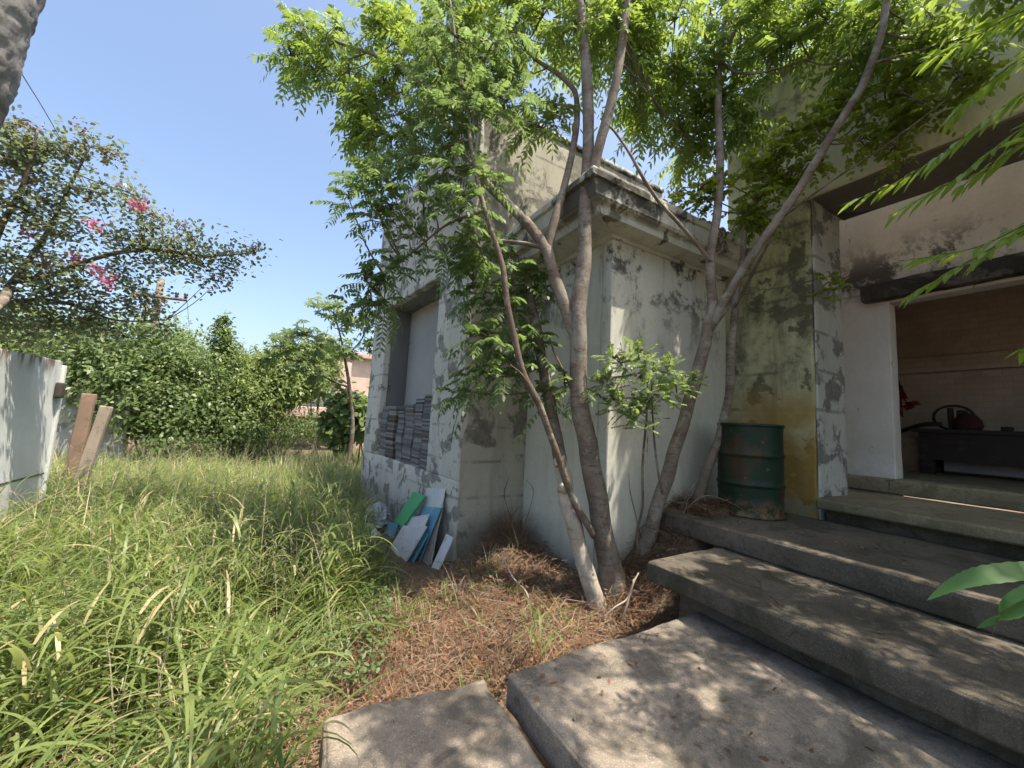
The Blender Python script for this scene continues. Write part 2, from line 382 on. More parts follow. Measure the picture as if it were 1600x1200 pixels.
# ------------------------------------------------------------------ house
X1, Y1 = 2.63, 2.70          # corner of the low white volume
XP = 4.55                    # plane of the pillar and the beam
YT = 4.14                    # near side of the tall block
XT = 1.745
XW = 5.95                    # recessed entrance wall
house = empty('house', (XP, Y1, 0))
tag(house, 'derelict white plaster house with peeling walls, moulded cornice and raised dark doorway', 'house')
def part(name, *a, m, **k):
    o = rbox(name, *a, m, **k); under(house, o); return o
TA = R(6.0); TU = np.array([-math.sin(TA), math.cos(TA), 0]); TN = np.array([math.cos(TA), math.sin(TA), 0]); TO = np.array([XT, YT, 0])
TM = Matrix(((TN[0], TU[0], 0, TO[0]), (TN[1], TU[1], 0, TO[1]), (0, 0, 1, 0), (0, 0, 0, 1)))   # x: into the wall, y: along it
ZT, OP0, OP1, SZ, LZ, UE, DEP = 5.5, .87, 3.08, .80, 3.47, 3.85, .46
pf = M['plaster_front']
part('front_wall', 0, .12, .0, OP0, SZ + .002, LZ, m=pf, M=TM, r=.012, res=.2, amp=.006, chip=.02)
part('front_wall', 0, .12, OP1, UE, SZ + .002, LZ, m=pf, M=TM, r=.012, res=.2, amp=.006, chip=.02, seed=2)
part('front_wall', 0, .12, 0, UE, -.5, SZ, m=pf, M=TM, r=.012, res=.2, amp=.006, chip=.02, seed=3)
part('front_wall', 0, .12, 0, UE, LZ + .002, ZT, m=pf, M=TM, r=.012, res=.2, amp=.006, chip=.02, seed=4)
part('niche_sill', .12, DEP, OP0 - .3, OP1 + .3, SZ - .12, SZ - .004, m=M['niche_back'], M=TM, r=.006, res=.3)
part('niche_back_wall', DEP, DEP + .1, OP0 - .3, OP1 + .3, SZ - .2, LZ + .2, m=M['niche_back'], M=TM, r=.006, res=.3)
part('niche_jamb', .122, DEP, OP1 + .004, OP1 + .2, SZ, LZ + .1, m=M['niche'], M=TM, r=.006, res=.3)
part('niche_jamb', .122, DEP, OP0 - .2, OP0 - .004, SZ, LZ + .1, m=M['niche'], M=TM, r=.006, res=.3)
part('niche_soffit', .122, DEP, OP0 - .1, OP1 + .1, LZ + .004, LZ + .1, m=M['niche'], M=TM, r=.006, res=.3)
# near side of the tall block, running back from its corner
part('side_wall', XT + .02, XP + .6, YT + .004, YT + .14, -.5, ZT - .01, m=M['plaster_side'], r=.014, res=.2, amp=.01, chip=.02)
part('parapet_cap', XT - .03, XP + .6, YT - .03, YT + .2, ZT, ZT + .07, m=M['cornice'], r=.02, res=.2, amp=.01, chip=.03)
part('far_wall', .13, 3.4, UE - .13, UE - .005, -.5, ZT - .02, m=pf, M=TM, r=.012, res=.4)
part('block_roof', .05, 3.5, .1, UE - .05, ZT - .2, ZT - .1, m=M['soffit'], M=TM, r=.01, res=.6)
# low volume
part('left_wall', X1, X1 + .14, Y1 + .145, YT - .002, -.5, 3.40, m=M['plaster_white'], r=.012, res=.2, amp=.006)
part('right_wall', X1 - .002, XP - .003, Y1, Y1 + .14, -.5, 3.40, m=M['plaster_white'], r=.014, res=.2, amp=.006, chip=.01)
part('low_roof', X1 + .1, XP, Y1 + .1, YT - .01, 3.64, 3.72, m=M['cornice'], r=.01, res=.4)
CPROF = [(-.05, 3.42), (.03, 3.43), (.035, 3.47), (.10, 3.475), (.26, 3.50), (.27, 3.53), (.275, 3.585), (.29, 3.60), (.33, 3.61), (.35, 3.64), (.36, 3.72), (.372, 3.79), (.40, 3.80), (.405, 3.86), (.395, 3.885), (.2, 3.89), (-.06, 3.89)]
def cornice(name, p0, p1, nrm, m0, m1, so_, sm, seed):
    V = []; F = []; L = np.linalg.norm(np.array(p1) - np.array(p0)); n = max(3, int(L / .05)); d = (np.array(p1) - np.array(p0)) / L
    k = len(CPROF)
    for i in range(n + 1):
        t = i / n
        for j, (o, z) in enumerate(CPROF):
            z = 3.36 + (z - 3.42) * .83; oo = o * sm if o > 0 else o; o = o * so_ if o > 0 else o
            q = np.array(p0) + d * (L * t) + np.array(nrm) * o
            q = q + d * (-m0 * oo * (1 - t) + m1 * oo * t)
            h = mn.noise(Vector((q[0] * 3, q[1] * 3, z * 9 + seed))) + .6 * mn.noise(Vector((q[0] * 11, q[1] * 11, z * 12)))
            sh = .012 * h + (.03 * max(0, h - .35) if j in (10, 11, 12, 13, 14) else 0)
            V.append((q[0] - nrm[0] * sh, q[1] - nrm[1] * sh, z + .006 * h))
    for i in range(n):
        for j in range(k - 1): F.append([i * k + j, (i + 1) * k + j, (i + 1) * k + j + 1, i * k + j + 1])
    F.append(list(range(k))); F.append([n * k + j for j in range(k)][::-1])
    o = obj(name, V, F, M['cornice'], None, False); under(house, o); return o
cornice('cornice', (X1, YT - .003), (X1, Y1), (-1, 0), 0, 1, 1.4, .78, 0)
cornice('cornice', (X1, Y1), (XP - .004, Y1), (0, -1), 1, 0, .78, 1.4, 5)
# clay edge tiles along the near cornice
tv, tf = [], []
for i in range(2):
    for j in range(9):
        th = math.pi * j / 8; tv.append((.055 * math.cos(th) * (1 - .1 * i), -.13 + .3 * i, .055 * math.sin(th) + .06 * i))
for i in range(2):
    for j in range(9):
        th = math.pi * j / 8; tv.append((.043 * math.cos(th) * (1 - .1 * i), -.13 + .3 * i, .043 * math.sin(th) + .06 * i))
for j in range(8):
    tf += [[j, j + 1, 9 + j + 1, 9 + j], [18 + j + 1, 18 + j, 27 + j, 27 + j + 1], [j, 18 + j, 18 + j + 1, j + 1]]
tile_me = mesh('roof_tile', tv, tf, paint('lime_washed_tile', (.55, .50, .42), (.14, .13, .11), .7, 12, .9), True)
for i in range(13):
    o = link('roof_tile', tile_me, None, (X1 + .42 + i * .122 + random.uniform(-.012, .012), Y1 - .14 + random.uniform(-.02, .02), 3.745))
    o.rotation_euler = (random.uniform(-.05, .05), 0, random.uniform(-.08, .08)); under(house, o)
# pillar, beam, entrance
pil = part('pillar', XP, 5.2, 1.80, Y1 + .3, .55, 4.02, m=M['plaster_pillar'], r=.02, res=.14, amp=.012, chip=.03)
pier = part('pillar_face', XP + .012, 5.205, 1.778, 1.797, .70, 4.02, m=M['plaster_pier'], r=.008, res=.12, amp=.008, chip=.02)
part('beam', XP - .03, 5.34, -6.0, Y1 - .03, 4.024, 5.62, m=M['plaster_beam'], r=.03, res=.25, amp=.015, chip=.03)
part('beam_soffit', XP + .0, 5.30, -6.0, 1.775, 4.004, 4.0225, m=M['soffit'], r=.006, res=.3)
part('beam_coping', XP - .09, 5.42, -6.0, Y1 + .02, 5.625, 5.70, m=M['plaster_beam'], r=.02, res=.3, amp=.012, chip=.03, seed=4)
JY = 1.60
part('entrance_wall', XW, XW + .22, JY, Y1 + .5, .6, 3.28, m=M['plaster_porch'], r=.012, res=.2, amp=.006)
part('entrance_wall', XW, XW + .22, -6.0, Y1 + .5, 3.282, 7.06, m=M['plaster_porch'], r=.012, res=.25, amp=.008, seed=3)
part('entrance_wall', XW, XW + .22, -6.0, -2.2, 1.12, 3.28, m=M['plaster_porch'], r=.012, res=.3, amp=.006, seed=5)
part('lintel', XW - .16, XW - .004, -6.0, 1.80, 3.15, 3.345, m=M['charred'], r=.008, res=.05, amp=.013, chip=.2)
part('door_head', XW + .002, XW + .22, -2.3, JY - .003, 3.13, 3.279, m=M['plaster_porch'], r=.008, res=.3, seed=7)
part('porch_end_wall', 5.21, XW - .003, Y1 - .45, Y1 - .3, .6, 4.6, m=M['plaster_porch'], r=.012, res=.3)
part('room_wall', 8.6, 8.75, -6, 4.5, .9, 4.0, m=M['brick_in'], r=.01, res=.6)
part('room_wall', XW + .23, 8.6, 3.4, 3.55, .9, 4.0, m=M['brick_in'], r=.01, res=.6)
part('room_ledge', 8.5, 8.6, -6, 3.4, 2.62, 2.86, m=M['brick_in'], r=.01, res=.6)
part('room_ceiling', XW + .1, 8.75, -6, 3.55, 3.9, 4.0, m=M['brick_in'], r=.01, res=.8)
part('room_floor', XW + .02, 8.75, -6, 3.55, .95, 1.105, m=M['step'], r=.01, res=.6)
part('door_sill', XW - .12, XW + .015, -6, 2.24, .94, 1.10, m=M['step'], r=.02, res=.12, amp=.008, chip=.03)
part('porch_step', XP - .10, XW - .122, -6, 1.772, .84, .935, m=M['step'], r=.02, res=.12, amp=.008, chip=.05)
part('porch_step', XP + .06, XW - .122, -6, 1.76, .5, .838, m=M['slab_moss_shade'], r=.02, res=.3)
part('porch_step', 5.207, XW - .122, 1.775, 2.24, .84, .93, m=M['step'], r=.01, res=.3)
mark = MB()
for (a, b, c, d) in ((1402, 592, 1408, 650), (1406, 600, 1413, 626), (1410, 610, 1416, 622), (1416, 632, 1436, 629), (1413, 638, 1426, 633), (1402, 640, 1406, 648)):
    p, q = onp(a, b, 0, 8.594), onp(c, d, 0, 8.594)
    e = np.array([0, .03, .035])
    i = len(mark.V); mark.V += [tuple(p + e), tuple(p - e), tuple(q - e), tuple(q + e)]; mark.F.append([i, i + 1, i + 2, i + 3])
pm_ = mark.obj('paint_mark', paint('red_paint', (.15, .02, .02), (.3, .2, .15), .6, 14)); under(house, pm_)

# ------------------------------------------------------------------ steps and slabs
def slab(name, label, *a, m, **k):
    o = rbox(name, *a, m, **k); tag(o, label, 'concrete slab' if 'slab' in name else 'step'); return o
slab('landing_step', 'shade-darkened mossy concrete landing below the porch, carrying the green drum', 3.20, XP - .005, -6, 2.62, .56, .73, m=M['slab_moss_shade'], r=.02, res=.08, amp=.009, chip=.08)
slab('foundation_block', 'dark concrete riser under the mossy landing', 3.34, XP - .01, -6, 2.1, -.4, .555, m=M['slab_moss_shade'], r=.02, res=.3, amp=.01)
slab('concrete_step', 'dappled concrete step slab between the landing and the lowest slab', 2.36, 3.335, -6, 1.99, .42, .555, m=M['slab_moss_shade'], r=.018, res=.055, amp=.011, chip=.15, seed=5)
slab('step_base', 'low concrete block carrying the dappled upper step slab', 2.55, 3.33, -6, 1.86, -.4, .417, m=M['slab_moss_shade'], r=.02, res=.15, amp=.012, chip=.05, seed=6)
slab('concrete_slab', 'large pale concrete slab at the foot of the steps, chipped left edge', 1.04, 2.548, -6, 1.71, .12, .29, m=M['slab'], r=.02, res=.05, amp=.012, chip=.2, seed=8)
MC = Matrix.Translation((.62, 1.15, .12)) @ Matrix.Rotation(R(-2.5), 4, 'Z') @ Matrix.Rotation(R(1.5), 4, 'Y')
slab('concrete_slab', 'smaller loose concrete slab nearest the grass with a broken corner', -.40, .36, -3.0, .74, -.10, .08, m=M['slab'], M=MC, r=.028, res=.045, amp=.018, chip=.3, seed=13)
slab('slab_footing', 'rough footing hidden under the large pale slab', 1.25, 2.545, -6, 1.55, -.5, .117, m=M['slab_moss_shade'], r=.02, res=.3, amp=.02, seed=4)

# ------------------------------------------------------------------ tile stacks in the niche
def tilemat(name, c):
    q = NM(name, .8); r = q.n('ShaderNodeObjectInfo').outputs['Random']
    k = q.mix(r, tuple(x * .45 for x in c), tuple(min(1, x * 1.35) for x in c)); q.col(q.mix(q.math('MULTIPLY', q.rng(q.noise(14, 4), .5, .7), .5), k, tuple(x * .6 for x in c))); return q.m
tile_grey = tilemat('grey_slate_tile', (.21, .21, .215))
tile_brown = tilemat('brown_slate_tile', (.10, .08, .07))
tA = mesh('tile', *rough_box(-.155, .155, -.155, .155, 0, .0255, r=.004, res=.2, amp=.002), tile_grey)
tB = mesh('tile', *rough_box(-.155, .155, -.155, .155, 0, .0255, r=.004, res=.2, amp=.002, seed=3), tile_brown)
stacks = [(OP1 - .19, .20, 33, 'grey tile stack in the niche against the far jamb', 0), (OP1 - .56, .19, 33, 'grey and brown tile stack beside the gap in the niche', 3),
          (OP0 + 1.20, .20, 30, 'leaning grey tile stack right of the gap in the niche', -4), (OP0 + .84, .19, 34, 'grey tile stack in the middle of the right niche group', 2),
          (OP0 + .50, .20, 37, 'tall grey tile stack second from the right niche edge', -2), (OP0 + .17, .19, 39, 'tallest grey tile stack at the right niche edge', 1)]
for k, (u, d, n, lab, rz) in enumerate(stacks):
    base = TM @ Vector((d, u, SZ + .003))
    st = empty('tile_stack', base); tag(st, lab, 'tile stack', 'tile stacks in the wall niche')
    st.rotation_euler = (0, 0, TA + R(rz))
    for i in range(n):
        o = link('tile', tA if (k != 1 and random.random() < .9) or (k == 1 and random.random() < .4) else tB, st, (random.uniform(-.005, .005) + .012 * math.sin(i * .25 + k), random.uniform(-.006, .006) + (.0008 * i if k == 2 else 0), i * .0262))
        o.rotation_euler = (0, 0, R(random.uniform(-1, 1)))

# ------------------------------------------------------------------ boards leaning on the tall block
bw = paint('white_board_paint', (.60, .62, .64), (.32, .29, .24), .6, 6, .55, 1)
bb = paint('blue_board_paint', (.13, .33, .45), (.40, .41, .40), .75, 5, .55, 2)
bgr = paint('green_board_paint', (.09, .37, .17), (.27, .3, .2), .4, 7, .5, 3)
bgy = paint('grey_board', (.33, .32, .29), (.16, .15, .12), .6, 8, .8, 4)
def board(label, px, m, o_top, o_bot, zb=None, th=.016, edge=None):
    """corner sight lines TL TR BR BL; top corners at o_top in front of the wall, bottom ones at o_bot"""
    q = []
    for i, (x, y) in enumerate(px):
        off = o_top if i < 2 else o_bot
        q.append(onplane(x, y, TO - TN * off, TN))
    q = np.array(q); nrm = np.cross(q[1] - q[0], q[3] - q[0]); nrm /= np.linalg.norm(nrm)
    if nrm @ (CP - q[0]) < 0: nrm = -nrm
    b = [p - nrm * th for p in q]; base = (q[2] + q[3]) / 2
    bm = bmesh.new(); vs = [bm.verts.new(p) for p in list(q) + b]
    for f in ((0, 1, 2, 3), (7, 6, 5, 4), (0, 4, 5, 1), (1, 5, 6, 2), (2, 6, 7, 3), (3, 7, 4, 0)): bm.faces.new([vs[i] for i in f])
    bmesh.ops.recalc_face_normals(bm, faces=bm.faces); bmesh.ops.bevel(bm, geom=list(bm.edges), offset=.003, segments=1, affect='EDGES')
    me = bpy.data.meshes.new('leaning_board'); bm.to_mesh(me); bm.free(); me.materials.append(m)
    o = link('leaning_board', me); tag(o, label, 'board', 'boards leaning on the house wall'); return o
board('tall white board standing highest against the flaking wall', [(667, 762), (695, 764), (668, 905), (641, 903)], bw, .03, .22)
board('bare grey board behind the weathered blue board', [(672, 790), (692, 790), (663, 908), (648, 906)], bgy, .06, .27)
board('weathered blue and grey board just under the tall white one', [(662, 791), (689, 793), (640, 914), (618, 906)], bb, .10, .32)
board('bright green painted board at the top left of the pile', [(646, 768), (664, 775), (629, 823), (615, 816)], bgr, .13, .26, th=.03)
board('blue board sticking out below the green board', [(608, 815), (622, 820), (597, 878), (581, 868)], bb, .20, .34, th=.03)
board('short white board wedged behind the large front board', [(634, 810), (670, 803), (648, 858), (612, 862)], bw, .19, .30)
board('narrow blue board showing along the large front board', [(640, 832), (669, 834), (622, 922), (598, 912)], bb, .25, .43)
board('large white board at the front of the pile', [(630, 821), (667, 822), (616, 909), (586, 892)], bw, .29, .46)
board('small green scrap tucked among the boards', [(663, 852), (678, 868), (660, 886), (652, 878)], bgr, .16, .22)
board('narrow white board alone at the right end of the pile', [(697, 834), (708, 840), (675, 913), (665, 906)], bw, .12, .30)

# rubbish beside the boards
def crumple(name, label, c, size, m, seed, cat):
    bm = bmesh.new(); bmesh.ops.create_icosphere(bm, subdivisions=4, radius=1)
    for v in bm.verts:
        p = v.co.copy(); h = mn.noise(p * 1.7 + Vector((seed, 0, 0))) * .3 + abs(mn.noise(p * 4 + Vector((0, seed, 0)))) * .28 + .1 * mn.noise(p * 9)
        v.co = Vector((p.x * size[0], p.y * size[1], max(p.z, -.35) * size[2])) * (1 + h)
    me = bpy.data.meshes.new(name); bm.to_mesh(me); bm.free(); me.materials.append(m)
    o = link(name, me, None, c); tag(o, label, cat); return o
bagm = paint('grey_plastic_sack', (.34, .37, .42), (.2, .2, .22), .4, 6, .4, 6)
shm = paint('white_plastic_sheet', (.66, .67, .70), (.35, .35, .33), .3, 6, .45, 7)
crumple('rubbish_bag', 'grey crumpled rubbish sack against the wall left of the boards', tuple(onplane(588, 808, TO - TN * .3, TN)), (.17, .24, .17), bagm, 3, 'rubbish bag')
crumple('plastic_sheet', 'crumpled white plastic sheet in the grass below the grey sack', tuple(onplane(572, 842, TO - TN * .5, TN)), (.16, .26, .17), shm, 8, 'rubbish')
crumple('plastic_sheet', 'small white plastic scrap farthest left in the grass', tuple(onplane(524, 824, TO - TN * .75, TN)), (.15, .22, .09), shm, 14, 'rubbish')
crumple('paper_scrap', 'tiny white scrap lying left of the grey sack', tuple(onplane(563, 811, TO - TN * .45, TN)), (.05, .08, .05), shm, 19, 'rubbish')

# ------------------------------------------------------------------ drum
q = NM('green_rusted_drum', .45); a = q.noise(3.2, 9, .68, .4); f = q.noise(16, 8, .7)
zz = q.sep()[2]
c = q.mix(q.rng(q.noise(1.6, 4), .35, .65), (.010, .028, .018), (.020, .044, .026))
c = q.mix(q.math('MULTIPLY', q.rng(a, .5, .58), .85), c, (.055, .034, .02)); c = q.mix(q.rng(f, .64, .68), c, (.20, .17, .11)); c = q.mix(q.math('MULTIPLY', q.rng(q.noise(2, 6, .7, .2, (4, 4, .3)), .5, .65), .6), c, (.03, .022, .015))
c = q.mix(q.math('MULTIPLY', q.rng(zz, .22, .02), q.rng(f, .4, .6)), c, (.16, .10, .05))
q.col(c); q.bump(f, .35, .004); M['drum'] = q.m
DX, DY, DZ = 4.02, 2.15, .733
drum = empty('oil_drum', (DX, DY, DZ)); tag(drum, 'rusty dark green steel drum standing on the landing beside the stained pillar', 'drum')
prof = [(.27, .0), (.285, .004), (.285, .02), (.278, .03)] + [(.278 - .004 * math.sin(i * 2.1), .03 + i * .04) for i in range(1, 7)] + [(.28, .285), (.292, .295), (.292, .31), (.28, .32)] + [(.279, .36), (.277, .42), (.277, .48), (.279, .54)] + [(.28, .565), (.292, .575), (.292, .59), (.28, .60)] + [(.278, .66), (.277, .74), (.279, .82), (.278, .85)]
V, F = lathe(prof, 48, 2, .02); obj('drum_body', V, F, M['drum'], drum, True)
V, F = lathe([(.278, .848), (.288, .852), (.290, .868), (.286, .88), (.276, .88), (.272, .866)], 48, 2, .02); obj('rim', V, F, M['drum'], drum, True)
V, F = lathe([(.274, .862), (.2, .864), (.05, .862), (.001, .862)], 48); obj('lid', V, F, M['drum'], drum, True)
V, F = lathe([(.001, .884), (.03, .884), (.034, .88), (.034, .86)], 16); V = [(x + .17, y - .05, z) for x, y, z in V]; obj('bung', V, F, M['drum'], drum, True)

# ------------------------------------------------------------------ inside the doorway
dk = paint('dark_stained_timber', (.03, .02, .018), (.06, .05, .045), .5, 8, .6)
XB_ = 7.7
b0 = onp(1434, 665, 0, XB_); b1y = -2.5
bench = empty('workbench', (XB_ + .3, 0, 1.105)); tag(bench, 'long dark timber workbench inside the doorway', 'workbench')
top_z = onp(1520, 672, 0, XB_)[2]
for nm, bx in (('bench_top', (XB_ - .04, XB_ + .6, b1y, b0[1] + .05, top_z - .05, top_z)), ('apron', (XB_, XB_ + .03, b1y, b0[1], top_z - .42, top_z - .052)), ('leg', (XB_ - .001, XB_ + .09, b0[1] - .14, b0[1] + .002, 1.105, top_z - .422)), ('leg', (XB_ + .5, XB_ + .58, b0[1] - .1, b0[1], 1.105, top_z - .052)), ('leg', (XB_, XB_ + .09, b1y, b1y + .1, 1.105, top_z - .422)), ('back_panel', (XB_ + .4, XB_ + .42, b1y, b0[1] - .15, 1.15, top_z - .06))):
    o = MB().box(*bx).obj(nm, dk if nm != 'back_panel' else paint('pale_panel', (.35, .33, .36), (.2, .2, .2), .4)); under(bench, o)
p = onp(1490, 664, 0, XB_ + .25); p[2] = top_z
hoop = empty('bent_wheel', tuple(p)); tag(hoop, 'dark wheel hoop leaning on the workbench', 'wheel')
ring = [p + np.array([.05 * math.cos(t), .20 * math.cos(t), .17 + .165 * math.sin(t)]) for t in np.linspace(0, 2 * math.pi, 37)]
o = MB().tube(ring, .016, 8).obj('tyre', dk, None, True); under(hoop, o)
o = rbox('hub_block', p[0] - .03, p[0] + .05, p[1] - .13, p[1] - .04, top_z + .001, top_z + .27, dk, r=.012, res=.04, amp=.01); under(hoop, o)
o = rbox('hub_block', p[0] - .03, p[0] + .05, p[1] + .0, p[1] + .05, top_z + .001, top_z + .31, dk, r=.012, res=.04, amp=.01, seed=3); under(hoop, o)
p2 = onp(1512, 666, 0, XB_ + .2); p2[2] = top_z
V, F = lathe([(.001, 0), (.12, 0), (.14, .05), (.13, .13), (.08, .2), (.03, .225), (.001, .23)], 20, 4, .15)
o = obj('rag_bundle', V, F, paint('dark_red_cloth', (.05, .015, .015), (.04, .03, .03), .6, 10, .9), None, True); o.location = p2; tag(o, 'dark red cloth bundle on the workbench beside the wheel hoop', 'cloth')
p3 = onp(1574, 672, 0, XB_ + .2); o = rbox('small_tin', -.04, .04, -.05, .05, 0, .06, dk, r=.015, res=.05); o.location = (p3[0], p3[1], top_z); tag(o, 'small dark tin standing alone at the right of the workbench', 'tin')
pa, pb = onp(1398, 676, 0, XB_ + .3), onp(1440, 664, 0, XB_ + .1)
o = MB().tube(catmull([pa + np.array([0, .25, -.03]), pa, pb, pb + np.array([0, -.2, .02])], 6), .03, 8).obj('timber_pole', dk, None, True); tag(o, 'dark pole lying across the left end of the workbench', 'pole')
o = rbox('carton', XB_ + .1, XB_ + .5, onp(1405, 700, 0, XB_ + .1)[1] - .22, onp(1405, 700, 0, XB_ + .1)[1] + .1, 1.107, top_z - .12, paint('brown_carton', (.22, .15, .10), (.1, .08, .06), .5), r=.01, res=.2); tag(o, 'brown carton on the floor left of the workbench', 'carton')

# ------------------------------------------------------------------ foliage makers
def unit(v): return v / (np.linalg.norm(v, axis=-1, keepdims=True) + 1e-9)
def rdir(n):
    return unit(RNG.normal(size=(n, 3)))
HEX = np.array([(0, 0), (.28, .5), (.62, .42), (1, 0), (.62, -.42), (.28, -.5)])
OVA = np.array([(0, 0), (.25, .42), (.55, .5), (.85, .28), (1, 0), (.85, -.28), (.55, -.5), (.25, -.42)])
DIA = np.array([(0, 0), (.45, .5), (1, 0), (.45, -.5)])
def blades(P, D, N, L, W, shape=HEX, fold=.18, droop=.12):
    """flat leaf outlines: P base, D direction, N normal, L length, W width"""
    D = unit(D); Sd = unit(np.cross(N, D)); Nn = np.cross(D, Sd)
    k = len(shape); a = shape[:, 0][None, :, None]; b = shape[:, 1][None, :, None]
    L = np.asarray(L)[:, None, None]; W = np.asarray(W)[:, None, None]
    V = P[:, None] + D[:, None] * a * L + Sd[:, None] * b * W + Nn[:, None] * (np.abs(b) * fold * W)
    V = V - np.array([0, 0, 1.0]) * (a ** 2 * droop * L)
    return V.reshape(-1, 3)
def pinnate(P, D, L, pairs=7, ll=.06, lw=.02, droop=.45, shape=HEX, ang=.55):
    """compound leaves; returns leaflet corners and rachis quads"""
    n = len(P); D = unit(D); L = np.asarray(L); up = np.array([0, 0, 1.0])
    side = np.cross(D, up); side = unit(side + 1e-4 * RNG.normal(size=(n, 3))); Nn = np.cross(side, D)
    out = []; rac = []; prev = P
    for i in range(pairs + 1):
        t = .22 + .78 * i / pairs
        c = P + D * (L * t)[:, None] - up * (L * droop * t * t)[:, None]
        T = unit(D - up * (2 * droop * t))
        w = .004 * (1.2 - t)
        rac.append(np.stack([prev - side * w, prev + side * w, c + side * w, c - side * w], 1).reshape(-1, 3)); prev = c
        prof = .62 + .75 * math.sin(math.pi * (.15 + .75 * i / pairs)) * .5
        for s in ((-1, 1) if i < pairs else (0,)):
            d = T * (ang if s else 1.0) + side * s + RNG.normal(size=(n, 3)) * .13 - up * .38
            out.append(blades(c, d, unit(Nn + RNG.normal(size=(n, 3)) * .22), ll * prof * RNG.uniform(.8, 1.15, n), lw * RNG.uniform(.8, 1.2, n), shape))
    return np.concatenate(out), np.concatenate(rac)
def twig_leaves(tips, dirs, per=7, L=.26, **k):
    """a whorl of compound leaves round each twig tip"""
    n = len(tips); P = []; D = []; LL = []
    up = np.array([0, 0, 1.0])
    a = unit(np.cross(dirs, rdir(n))); b = np.cross(dirs, a)
    for j in range(per):
        th = 2.4 * j + RNG.uniform(0, .8, n); f = j / per
        d = dirs * (.25 + .75 * f) + (a * np.cos(th)[:, None] + b * np.sin(th)[:, None]) * (1.1 - .5 * f)
        P.append(tips - dirs * (.16 * (1 - f))); D.append(d + up * .05); LL.append(L * RNG.uniform(.65, 1.15, n) * (.7 + .5 * (1 - f)))
    return pinnate(np.concatenate(P), np.concatenate(D), np.concatenate(LL), **k)
def spray(c, rad, n, flat=.75):
    d = rdir(n); r = RNG.uniform(0, 1, n) ** .45
    return c + d * r[:, None] * np.array([rad, rad, rad * flat])
def thin(paths, r0, r1, n=4):
    V = []; F = []
    for p in paths:
        v, f = tube(p, [r0, r1], n); b = len(V); V += v; F += [[b + i for i in q] for q in f]
    return V, F
def nearest(pts, c):
    P = np.array(pts); d = np.linalg.norm(P - c, axis=1) + np.where(P[:, 2] > c[2] + .1, .6, 0); return P[np.argmin(d)]

class Tree:
    """stems are listed as (sight x, sight y, depth) points with radii"""
    def __init__(s, name, label, base, barkm, cat='tree', group='thin trees growing in front of the house'):
        s.root = empty(name, tuple(base)); tag(s.root, label, cat, group); s.pts = []; s.bark = barkm; s.k = 0
    def stem(s, pts, rad, name='trunk', m=None, n=12, k=7, wob=.16):
        s.k += 1
        P = catmull([at(*p) if len(p) == 3 else np.array(p[:3]) for p in pts], k)
        J = np.array([[mn.noise(Vector((i * .21, s.k * 7.3, j * 5.0))) for j in range(3)] for i in range(len(P))])
        P = P + J * (np.interp(np.linspace(0, 1, len(P)), np.linspace(0, 1, len(rad)), rad) * .25)[:, None]
        V, F = tube(P, rad, n, wob, s.k * 3.1); o = obj(name, V, F, m or s.bark, None, True); under(s.root, o); s.pts += list(P); return P
    def foliage(s, cl, m, tips=9, per=7, twigm=None, name='crown', **k):
        L_, R_, T_ = [], [], []
        for c in cl:
            px, py, dp, rad = c[:4]; nt_ = int((c[4] if len(c) > 4 else 1.0) * tips)
            ce = at(px, py, dp); src = nearest(s.pts, ce)
            if np.linalg.norm(src - ce) > .05:
                mid = (src + ce) / 2 + np.array([0, 0, -.03]) + RNG.normal(size=3) * .03; T_.append(catmull([src, mid, ce], 4))
            tp = spray(ce, rad, nt_); dr = unit(tp - ce + (ce - src) * .35 + np.array([0, 0, .12]) + RNG.normal(size=tp.shape) * .05)
            for q in tp: T_.append(np.array([ce + (q - ce) * t + np.array([0, 0, .03 * math.sin(t * 3.1)]) for t in (0, .5, 1)]))
            a, b = twig_leaves(tp, dr, per, **k); L_.append(a); R_.append(b)
        LL = np.concatenate(L_); n = len(k.get('shape', HEX)); o = quads(name, LL, n, m); under(s.root, o); o['kind'] = 'stuff'
        r = quads('leaf_stalks', np.concatenate(R_), 4, M['stalk']); r.parent = o; r['kind'] = 'stuff'
        tg = thin(T_, .011, .004); t = obj('twigs', tg[0], tg[1], twigm or M['bark_dark'], None, True); under(s.root, t); t['kind'] = 'stuff'
        return o
M['stalk'] = leafmat('leaf_stalk', (.10, .13, .04), (.16, .17, .06), (.2, .25, .06), .2)

# ------------------------------------------------------------------ trees in front of the house
def groundpt(px, py, z): 
    p = onp(px, py, 2, z); return p
A = Tree('ringed_tree', 'straight grey ringed tree with the thickest trunk, growing at the house corner', groundpt(950, 930, .08), M['bark'])
A.stem([(957, 945, 3.38), (950, 880, 3.38), (935, 790, 3.36), (915, 690, 3.34), (904, 610, 3.33), (905, 500, 3.36), (912, 380, 3.45), (919, 220, 3.6), (914, 90, 3.72), (900, -60, 3.9)], [.145, .097, .086, .080, .076, .070, .062, .055, .048, .04], n=16)
b1 = A.stem([(903, 540, 3.36), (884, 480, 3.40), (862, 420, 3.46), (852, 388, 3.5), (815, 340, 3.62), (770, 298, 3.75), (725, 240, 3.9), (665, 140, 4.1), (600, 92, 4.3), (515, 60, 4.6), (470, 20, 4.8)], [.060, .056, .053, .052, .048, .044, .038, .03, .022, .016, .01], 'branch')
A.stem([(856, 395, 3.5), (868, 340, 3.55), (882, 290, 3.65), (898, 215, 3.8), (900, 150, 3.9), (875, 118, 4.0), (832, 88, 4.15), (800, 40, 4.3)], [.042, .04, .036, .032, .028, .024, .018, .012], 'branch')
A.stem([(922, 300, 3.52), (935, 235, 3.5), (958, 150, 3.5), (972, 70, 3.55), (985, -40, 3.7)], [.05, .046, .042, .038, .03], 'branch')
